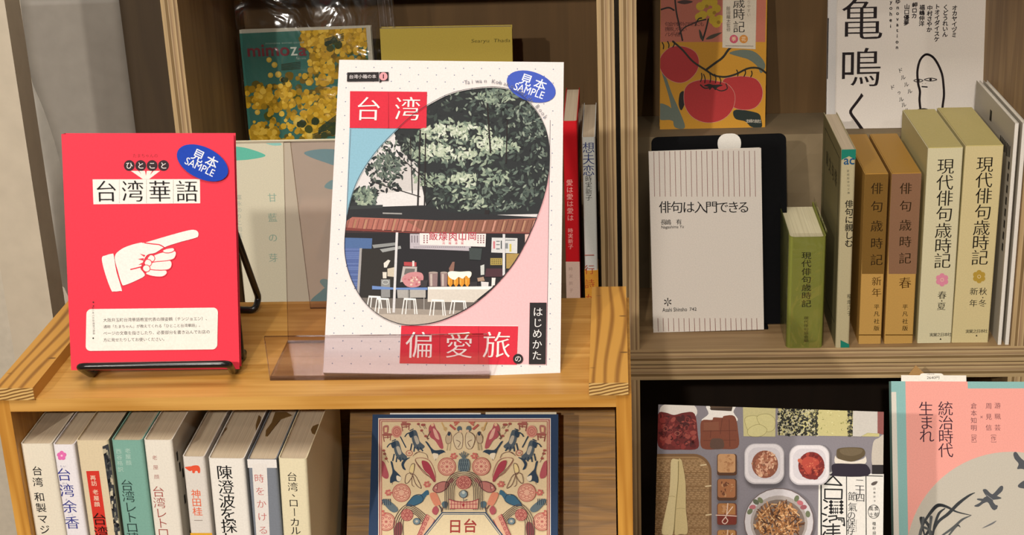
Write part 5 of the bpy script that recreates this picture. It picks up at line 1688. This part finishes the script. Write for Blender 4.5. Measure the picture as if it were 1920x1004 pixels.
for a in range(7):
    pr.ring(*g(828 + 26 * math.cos(a * .9), 550 + 24 * math.sin(a * .9)), 4.5, 4, .9, '9c4a48', n=14)
pr.oval(*g(826, 622), 6.5, 6.5, '7c9098'); pr.ring(*g(826, 622), 8, 7, .9, NV); pr.oval(*g(826, 612), 3, 3, 'b8c0b8'); pr.line([g(826, 645), g(826, 665), g(850, 655)], .9, NV, cap=False)
pr.poly([g(738, 655), g(780, 668), g(828, 672), g(876, 668), g(918, 655), g(914, 712), g(742, 712)], 'd0a088', CL)
pr.line(smooth([g(738, 655), g(780, 668), g(828, 672), g(876, 668), g(918, 655)]), 1.8, '9c4048'); pr.line([g(742, 684), g(914, 684)], 1.2, '9c4048', cap=False); pr.line([g(742, 712), g(914, 712)], 1.4, '9c4048', cap=False)
for k in range(9):
    pr.line([g(752 + 19 * k, 664), g(752 + 19 * k, 712)], 1.2, '9c4048', cap=False)
pr.oval(*g(826, 690), 2.2, 3.2, '9c3038')
for x in (690, 966):
    pr.line([g(x - 4, 700), g(x, 735)], 1.5, NV)
# title cartouche
pr.poly([g(692, 734), g(966, 734), g(1090, 900), g(1090, 1300), g(560, 1300), g(560, 900)], '2c4460', CL)
pr.poly([g(697, 741), g(961, 741), g(1080, 900), g(1080, 1300), g(570, 1300), g(570, 900)], 'd8c8a8', CL)
pr.poly([g(700, 745), g(958, 745), g(1074, 900), g(1074, 1300), g(576, 1300), g(576, 900)], '5a6a78', CL)
pr.poly([g(703, 750), g(955, 750), g(1068, 900), g(1068, 1300), g(582, 1300), g(582, 900)], 'd8c8a4', CL)
pr.char('日', g(775, 823), 27, '98302c', .03); pr.char('台', g(868, 820), 27, '98302c', .03)
# spine lettering on the right-hand face
sp = mc
for i, ch in enumerate('日台台日建築'):
    vs_, fs_ = em_glyph(ch, .01, 0)
    sp.add([(.1285 + .0003, .0065 + p.x * .009, h_n - .022 - .0125 * i + p.y * .012) for p in vs_], fs_, ink(rgb('d8d0c0', GN)))
finish(t, mN, mc, mp)
m = MB()
m.box((.012, .001, h_n - .0008), (.075, .0013, h_n + .0012), ink(rgb('e0dcd4', 1)))
m.box((.078, .0045, h_n - .0008), (.127, .0048, h_n + .0022), ink(rgb('d8d0b8', 1)))
part(m, 'paper_slip', t, mN)

# ------------------------------------------------------------------ food-photo book and pink book on the low table in front of the crates
kf = crop(1180, 680, 3.1)
kg = crop(1520, 680, 3.1)
GF = .95
wF, hF = .190, .257
PF = Vector((on_y(1209.5, 759, 1.152).x, 1.152 - hF * math.sin(R_(26.8)), on_y(1209.5, 759, 1.152).z - hF * math.cos(R_(26.8))))
PF.z = max(PF.z, TZ + Z0)
mF = frame(PF, R_(-4.0), R_(26.8), R_(.6))
t = thing('recipe_book', 'recipe book with a grey overhead photo of jars, bowls and a bamboo tray', 'book', mF)
mc, mp, pm = MB(), MB(), MB()
pq = Print(mF, mc)
tlF, trF = pq.loc((1209.5, 759)), pq.loc((1657, 772))
hF = (tlF[1] + trF[1]) / 2
wF = trF[0]
face_book(mc, mp, wF, hF, .012, ink(rgb('d8d4d0', GF)), spine='right', page=PAGE_W)
pr = Print(mF, pm, wF, hF, GF, step=5e-6, base=1e-4)
pr.lpoly([(0, 0), (wF, 0), (wF, hF), (0, hF)], '878289')
rr = random.Random(8)
def Sf(pts, c, k=kf, n=4):
    pr.poly(smooth([k(*p) for p in pts], n, True), c)
def Pf(pts, c, k=kf):
    pr.poly([k(*p) for p in pts], c)
def Of(x, y, rx, ry, c, k=kf, rot=0, n=26):
    pr.oval(*k(x, y), rx / 3.1, ry / 3.1, c, rot, n=n)
def chips(n, cx, cy, rx, ry, s0, s1, cols, lay=20, k=kf, sq=1.0):
    ys = [pr.y() for _ in range(lay)]
    for i in range(n):
        a, q_ = rr.random() * 6.283, math.sqrt(rr.random()) if sq == 1 else 0
        x, y = (cx + rx * q_ * math.cos(a), cy + ry * q_ * math.sin(a)) if sq == 1 else (cx + rx * (2 * rr.random() - 1), cy + ry * (2 * rr.random() - 1))
        s1_ = s0 + (s1 - s0) * rr.random()
        el = .25 + .6 * rr.random()
        pr.poly([k(*p) for p in oval(x, y, s1_, s1_ * el, rr.random() * 180, 8)], rr.choice(cols), None, ys[i % lay])
Of(85, 320, 55, 72, '3a3434'); Of(82, 318, 48, 66, '9c948e'); Of(78, 320, 30, 44, 'c8c0b8'); Of(95, 350, 12, 20, 'ece4dc')
# bags of pickles
Sf(((190, 252), (280, 238), (378, 252), (388, 310), (300, 330), (185, 312)), 'e4ded6')
Sf(((168, 300), (210, 292), (260, 306), (320, 292), (380, 300), (398, 420), (398, 500), (300, 508), (180, 500), (163, 420)), '6c2624')
chips(150, 280, 405, 104, 92, 8, 22, ['7a2a28', '8c3430', '5a1c1c', '4a1a1a', '9c4a40', '6a2422'], sq=0)
for i in range(14):
    pr.ring(*kf(185 + rr.random() * 190, 330 + rr.random() * 150), 3.6 + rr.random() * 2, 3 + rr.random() * 2, 1.2, rr.choice(['a86050', '8c4038', '4a1616']), n=12)
Sf(((448, 252), (530, 240), (615, 252), (605, 290), (628, 340), (520, 352), (420, 340), (460, 300)), 'ece8e2')
Pf(((466, 250), (602, 252), (594, 284), (476, 278)), '5a4634'); Pf(((466, 268), (600, 262), (594, 284), (476, 278)), '3c2c20')
Sf(((420, 340), (480, 335), (490, 320), (540, 322), (550, 312), (612, 314), (632, 400), (630, 495), (530, 504), (425, 500), (414, 420)), '7c4430')
for a, b in (((480, 340), (470, 440)), ((540, 325), (528, 420)), ((425, 400), (625, 396)), ((430, 455), (620, 452)), ((580, 330), (585, 490))):
    pr.line([kf(*a), kf(*b)], .9, '5c3022', cap=False)
Pf(((432, 350), (520, 345), (520, 395), (432, 396)), '84503a'); Sf(((475, 450), (510, 442), (545, 452), (545, 500), (475, 500)), '5c4438')
Pf(((660, 255), (850, 262), (848, 432), (664, 430)), 'c8c08c'); Pf(((670, 248), (780, 243), (792, 262), (665, 262)), 'e0dcc0')
for p in (((670, 330), (720, 310), (770, 330), (760, 400), (700, 410)), ((740, 320), (800, 300), (845, 330), (840, 390), (790, 400)), ((690, 390), (750, 360), (800, 390), (770, 428), (700, 428))):
    Sf(p, 'd0c890'); pr.line(smooth([kf(*q_) for q_ in p], 4, True), .8, '948c58', True, cap=False)
Pf(((866, 265), (1460, 278), (1452, 432), (862, 424)), 'c4bc84', kf)
chips(520, 980, 346, 114, 78, 5, 11, ['1e1e1a', '2c2c24', '3a3a30', 'b0ac8c', '161614', 'c4bea0'], 40, sq=0)
for i in range(7):
    pr.line([kf(1120 + rr.random() * 200, 300 + rr.random() * 110), kf(1128 + rr.random() * 200, 312 + rr.random() * 110)], .7, '7a7448', cap=False) if False else None
chips(26, 130, 350, 90, 70, 3, 7, ['8c8a50', 'd8d29c', 'a8a468'], 10, k=kg, sq=0)
chips(90, 230, 355, 14, 75, 4, 9, ['2c2c24', '4a4834', '8c8860', '1e1e1a'], 14, k=kg, sq=0)
chips(50, 15, 350, 26, 72, 4, 9, ['2c2c24', '3a3a2c', '8c8860'], 14, k=kg, sq=0)
Pf(((246, 278), (392, 284), (388, 414), (330, 410), (290, 432), (244, 430)), 'c8c4bc', kg); Pf(((388, 284), (428, 286), (424, 420), (388, 412)), '8c5450', kg)
Sf(((362, 470), (395, 440), (430, 430), (430, 600), (358, 598)), 'c4bcb0', kg); Pf(((356, 596), (430, 596), (430, 650), (356, 650)), '2a2628', kg)
# dark jar with a cap
Sf(((150, 520), (165, 500), (235, 494), (305, 502), (310, 545), (235, 578), (160, 560)), '5e5038', kg); Sf(((172, 505), (235, 498), (298, 506), (290, 530), (235, 545), (180, 532)), '6e6048', kg)
Sf(((143, 542), (158, 560), (235, 578), (305, 560), (318, 545), (318, 588), (235, 598), (145, 590)), 'e0d8cc', kg)
Sf(((125, 640), (130, 592), (235, 590), (325, 596), (330, 660), (125, 660)), '2a2230', kg)
# bamboo tray with roots
pr.poly([kf(*p) for p in rrect(72, 532, 478, 1120, 105, 8)], '7c5c3c')
pr.poly([kf(*p) for p in rrect(88, 548, 464, 1105, 92, 8)], 'a08058')
CT = pr.clip([kf(*p) for p in rrect(92, 552, 460, 1100, 90, 8)])
for j in range(46):
    y = 560 + 12 * j
    for i in range(30):
        x = 96 + 12.3 * i + (6 if j % 2 else 0)
        pr.poly([kf(x, y), kf(x + 8, y), kf(x + 8, y + 5), kf(x, y + 5)], 'b8966c' if (i + j) % 3 else '8a6a44', CT, pr.y() if i == 0 else None)
for y in (560, 640, 720, 800, 880, 960):
    pr.line([kf(90, y), kf(462, y)], 1.6, '84643e', clip=CT, cap=False)
for x, y in ((430, 598), (458, 720), (460, 886)):
    pr.line([kf(x - 14, y), kf(x + 16, y - 4)], 2.4, 'd8c49c')
Sf(((245, 570), (272, 562), (290, 580), (285, 700), (268, 850), (255, 995), (225, 1000), (190, 990), (205, 900), (232, 770), (240, 660)), 'd4c494')
Sf(((285, 572), (302, 565), (312, 600), (328, 700), (330, 850), (340, 985), (300, 995), (262, 990), (272, 850), (284, 700)), 'cdbb88')
pr.line(smooth([kf(*p) for p in ((287, 575), (284, 700), (270, 850), (262, 990))]), 1.5, '8a7a4c'); pr.line(smooth([kf(*p) for p in ((225, 780), (250, 776), (268, 782))]), .9, 'a8986a'); pr.line(smooth([kf(*p) for p in ((275, 850), (300, 846), (325, 850))]), .9, 'a8986a')
# brown cubes
for i, (y0, c0, c1) in enumerate(((532, 'a87850', 'c09468'), (677, '6c4028', 'a06a44'), (818, '6c3828', 'a87444'), (972, '784830', 'b0804c'))):
    pr.poly([kf(*p) for p in rrect(510, y0, 624, y0 + 125, 14, 4)], '54341f' if i < 2 else c0)
    pr.poly([kf(*p) for p in rrect(514, y0, 616, y0 + 108, 14, 4)], c1)
    chips(34, 565, y0 + 52, 44, 46, 4, 12, [c1, 'b88a60', c0], 8)
    if i > 1:
        Pf(((508, y0 + 62), (622, y0 + 66), (618, y0 + 120), (520, y0 + 124)), '742c20')
        pr.line(smooth([kf(*p) for p in ((504, y0 + 68), (560, y0 + 70), (624, y0 + 74))]), 1.6, 'e0c8b8'); pr.line(smooth([kf(*p) for p in ((572, y0), (566, y0 + 60), (560, y0 + 78), (540, y0 + 105), (556, y0 + 118), (572, y0 + 100), (562, y0 + 74), (600, y0 + 20))]), 1.6, 'e0c8b8')
# white bowls
for x0, y0, x1, y1, cc, cols in ((668, 472, 898, 706, (787, 592), ['c89478', 'b07c60', 'd8a88c', '8c5440', 'a86a50', 'e0b898']), (927, 480, 1160, 712, (1055, 600), ['8c2c24', '6c1e1c', 'a84034', '7a2824', 'c05c44'])):
    pr.poly([kf(*p) for p in rrect(x0, y0, x1, y1, 62, 8)], 'c0bcc0'); pr.poly([kf(*p) for p in rrect(x0 + 5, y0 + 4, x1 - 5, y1 - 8, 60, 8)], 'e0dce0'); pr.poly([kf(*p) for p in rrect(x0 + 22, y0 + 22, x1 - 22, y1 - 28, 54, 8)], 'd0ccd2')
    Of(cc[0], cc[1], 76, 80, cols[3]); chips(120, cc[0], cc[1], 70, 74, 7, 17, cols, 24)
Sf(((1000, 575), (1030, 548), (1085, 560), (1100, 590), (1060, 610), (1040, 650), (1015, 620)), 'b4483a'); chips(10, 1050, 585, 35, 30, 3, 8, ['d87858', 'c86048'], 6)
# plate of shreds
Of(868, 925, 203, 196, '6c5c5c'); Of(868, 925, 198, 191, 'ccc8cc'); Of(868, 930, 165, 158, 'a8a09c'); Of(868, 935, 150, 140, '7a6c64')
for x, y, c in ((735, 810, '5c6450'), (760, 800, '707858'), (715, 840, 'b06870'), (990, 815, 'b86870'), (1010, 840, '9c5860'), (970, 790, '6c7458'), (700, 865, '6c7458'), (1035, 880, '6c7458')):
    Of(x, y, 20, 14, c, rot=rr.random() * 180, n=10)
ys = [pr.y() for _ in range(30)]
for i in range(260):
    a, q_ = rr.random() * 6.283, math.sqrt(rr.random())
    x, y = 865 + 120 * q_ * math.cos(a), 930 + 118 * q_ * math.sin(a)
    an = rr.random() * 3.14
    L = 16 + rr.random() * 26
    dx, dy = L * math.cos(an), L * math.sin(an)
    w_ = 3.4
    pr.poly([kf(x - dx - dy / L * w_, y - dy + dx / L * w_), kf(x + dx - dy / L * w_, y + dy + dx / L * w_), kf(x + dx + dy / L * w_, y + dy - dx / L * w_), kf(x - dx + dy / L * w_, y - dy - dx / L * w_)], rr.choice(['b07c4c', '8c5c34', 'c89868', '6a4224', 'd8b080', '4c3020', 'a06c3c']), None, ys[i % 30])
part(mc, 'cover', t, mF); part(mp, 'page_block', t, mF); part(pm, 'cover_photo', t, mF)
# white belt band with the decorative title
bm = MB()
bp = Print(mF, bm, wF + .0004, None, GF, step=6e-6, base=6e-4)
bp.area = [(0, 0), (wF + .0006, 0), (wF + .0006, hF), (0, hF)]
zb = bp.loc(kg(47, 635))
zr_ = bp.loc(kg(425, 650))
bm.box((zb[0], -.0005, .002), (wF + .0005, -.0003, (zb[1] + zr_[1]) / 2), ink(rgb('e6e4de', GF)))
IK = '181618'
for x, w_ in ((60, 2.6), (208, 1.6), (321, 1.6)):
    bp.line([kg(x, 652), kg(x + 2, 1300)], w_, IK, cap=False)
bp.line([kg(58, 652), kg(420, 662)], 1.6, IK, cap=False)
def Lb(pts, w, closed=False, k=kg):
    bp.line([k(*p) for p in pts], w, IK, closed)
Lb(((130, 662), (80, 708), (180, 715)), 2.8, True)
Lb(((82, 738), (182, 740), (180, 794), (82, 792)), 2.8, True)
for x in (118, 178):
    for j in range(4):
        bp.poly([kg(x, 800 + 20 * j), kg(x + 14, 812 + 20 * j), kg(x, 824 + 20 * j), kg(x - 14, 812 + 20 * j)], IK)
for y in (812, 832, 852, 872):
    Lb(((136, y), (160, y)), 1.6)
for x in (132, 144, 156):
    Lb(((x, 845), (x, 880)), 1.5)
for p in (((76, 800), (96, 812)), ((80, 850), (96, 840)), ((74, 925), (94, 912)), ((68, 880), (90, 888)), ((70, 950), (92, 955))):
    Lb(p, 3.0)
Lb(((104, 896), (150, 892), (150, 912), (108, 920), (112, 930)), 2.6); Lb(((150, 905), (192, 906), (196, 950), (188, 945)), 2.6); Lb(((160, 915), (182, 916), (182, 928)), 2.2)
Lb(((90, 955), (168, 952)), 2.8); Lb(((95, 975), (165, 973)), 2.8); Lb(((130, 940), (130, 1020)), 2.8); Lb(((90, 995), (170, 993)), 2.8); Lb(((100, 1015), (100, 1100), (160, 1100), (160, 1015)), 2.8, True); Lb(((68, 1010), (84, 985)), 3)
for ch, p in (('二', (284, 702)), ('十', (286, 745)), ('四', (288, 788)), ('節', (243, 780)), ('氣', (243, 842)), ('の', (236, 890)), ('保', (234, 932)), ('存', (233, 976)), ('食', (234, 1022))):
    bp.char(ch, kg(*p), 17 if p[0] < 260 and ch not in '節氣' else 18, IK, -.002, MIN)
bp.poly([kg(*p) for p in smooth([(350, 708), (365, 695), (388, 692), (380, 708), (362, 716)], 4, True)], '5c5450')
bp.row('四季折々', kg(370, 735), kg(371, 806), 4.6, '4a4644')
bp.ring(*kg(366, 868), 10.5, 12.5, .9, IK); [bp.char(ch, kg(*p), 9, IK) for ch, p in (('風', (350, 850)), ('土', (352, 886)), ('食', (381, 850)), ('郁', (382, 886)))]
bp.row('種籽設計', kg(368, 938), kg(370, 1020), 7, IK)
bp.fit('Taiwan preserves', kg(228, 946), kg(300, 954), '6a6664', rot=-90)
o = part(bm, 'paper_band', t, mF); o['label'] = 'white paper band with black title'

# pink comic
zt = None
GP = 1.06
hP = .210
lnP = R_(26)
def topat(y):
    return on_y(1664, 716, y)
yb_ = 1.20
lo, hi = 1.05, 1.33
for _ in range(50):
    md_ = (lo + hi) / 2
    if topat(md_).z - hP * math.cos(lnP) > TZ + Z0:
        lo = md_
    else:
        hi = md_
q_ = topat(lo)
mP = frame(Vector((q_.x + .0005, lo - hP * math.sin(lnP), TZ + Z0 + .0003)), R_(-.8), lnP, R_(.4))
t = thing('comic_book', 'pink and teal book with warplanes over a pale moon, white slip on top', 'book', mP)
mc, mp = MB(), MB()
wP = .152
pr = Print(mP, mc, wP, hP, GP, step=6e-6)
face_book(mc, mp, wP, hP, .013, ink(rgb('86b4b2', GP)), spine='left', page=PAGE_W)
pr.poly([kg(440, 172), kg(497, 172), kg(520, 1300), kg(440, 1300)], 'd2cec4')
pr.poly([kg(550, 90), kg(910, 90), kg(914, 152), kg(1900, 150), kg(1900, 1300), kg(572, 1300)], 'e8a096')
CP = pr.clip([kg(553, 112), kg(1900, 112), kg(1900, 1200), kg(568, 1200)])
pr.poly([kg(*p) for p in oval(1165, 1130, 610, 610, 0, 80)], 'bdb8ac', CP)
for ch, p in zip('統治時代', ((784, 270), (786, 352), (785, 433), (785, 513))):
    pr.char(ch, kg(*p), 29, '3c2030', -.002, MIN * .5)
for ch, p in zip('生まれ', ((670, 272), (673, 352), (674, 428))):
    pr.char(ch, kg(*p), 29, '3c2030', -.002, MIN * .5)
for s_, x, y0, y1 in (('游珮芸', 1086, 252, 380), ('周見信', 1035, 254, 380), ('倉本知明', 948, 254, 381)):
    pr.row(s_, kg(x, y0), kg(x, y1), 12, '6a4048', mincho=MIN * .6)
pr.row('［作］', kg(1062, 415), kg(1063, 472), 10, '6a4048'); pr.row('［訳］', kg(948, 415), kg(949, 472), 10, '6a4048'); pr.char('×', kg(993, 318), 11, '8a5c60')
GYR = '4e5258'
def Sp(pts, c=GYR, n=4):
    pr.poly(smooth([kg(*p) for p in pts], n, True), c, CP)
# warplane: wings, fuselage, tail
Sp(((1000, 745), (1020, 738), (1050, 765), (1110, 790), (1050, 800), (1030, 790)), GYR); 
Sp(((950, 835), (985, 815), (1010, 785), (1060, 765), (1100, 722), (1118, 722), (1112, 750), (1068, 790), (1060, 810), (1084, 842), (1076, 856), (1052, 850), (1030, 815), (1005, 820), (975, 840)), GYR)
Sp(((968, 800), (972, 792), (1010, 795), (1000, 806)), GYR); Sp(((1052, 848), (1076, 830), (1088, 838), (1070, 860)), GYR)
pr.line([kg(1020, 770), kg(1060, 800)], 1.0, '8c8e90', clip=CP, cap=False)
Sp(((1178, 530), (1195, 522), (1225, 560), (1290, 610), (1300, 640), (1230, 620), (1200, 620), (1208, 590), (1185, 560)), GYR); Sp(((1205, 715), (1235, 690), (1270, 680), (1260, 730), (1215, 730)), GYR)
Sp(((995, 965), (1030, 945), (1080, 920), (1060, 940), (1020, 958)), '6a6c70')
# brush grass
for pts, w in ((((640, 1010), (655, 940), (700, 870), (740, 832), (790, 840), (850, 870), (935, 890)), [2, 4, 6, 7, 5, 3, 1]),
               (((700, 1010), (740, 930), (800, 880), (860, 820), (920, 775), (955, 758)), [3, 5, 6, 6, 4, 1]),
               (((665, 1010), (690, 960), (640, 905), (660, 1000)), [4, 6, 5, 3]), (((710, 1010), (720, 950), (745, 880), (780, 850)), [3, 5, 5, 2]),
               (((760, 1010), (830, 960), (880, 915), (930, 892)), [3, 5, 4, 1]), (((630, 1010), (650, 960), (700, 985), (690, 1020)), [3, 5, 4, 2]),
               (((800, 1010), (850, 950), (870, 960)), [3, 4, 1]), (((700, 900), (690, 1000)), [6, 3]), (((655, 905), (635, 1010)), [5, 3])):
    sp_ = smooth([kg(*p) for p in pts], 6)
    ws_ = [w[min(int(i / 6), len(w) - 1)] + (w[min(int(i / 6) + 1, len(w) - 1)] - w[min(int(i / 6), len(w) - 1)]) * ((i % 6) / 6) for i in range(len(sp_))]
    pr.line(sp_, ws_, rr.choice(['44484c', '54585a', '383c40']), clip=CP)
part(mc, 'cover', t, mP); part(mp, 'page_block', t, mP)
m = MB()
sl = Print(mP, m, None, None, GP, step=1e-5, base=0)
a_, b_ = sl.loc(kg(527, 116)), sl.loc(kg(905, 76))
m.box((a_[0], .0006, a_[1] - .03), (b_[0], .0009, b_[1]), ink(rgb('e8e2d8', GP)))
c_, d_ = sl.loc(kg(634, 108)), sl.loc(kg(774, 64))
m.prism(rrect(c_[0], c_[1], d_[0], d_[1], .003), .0002, .0005, ink(rgb('ece6dc', GP)), axis='y')
sl.base = -1e-4
sl2 = Print(mP, m, None, None, GP, step=1e-5, base=-.00012)
sl2.fit('2640円', kg(676, 80), kg(748, 98), '3a3634'); sl2.fit('978-4-00', kg(676, 66), kg(718, 72), '3a3634')
o = part(m, 'price_slip', t, mP); o['label'] = 'white paper price slip'
m = MB()
tri = [sl.loc(kg(548, 100)), sl.loc(kg(700, 100)), sl.loc(kg(612, 16))]
m.prism([(p[0], p[1]) for p in tri], .0012, .0015, ink(rgb('a07c4c', 1.0)), axis='y')
o = part(m, 'kraft_tab', t, mP)

# remove the lettering scratch object
bpy.data.objects.remove(_txo)
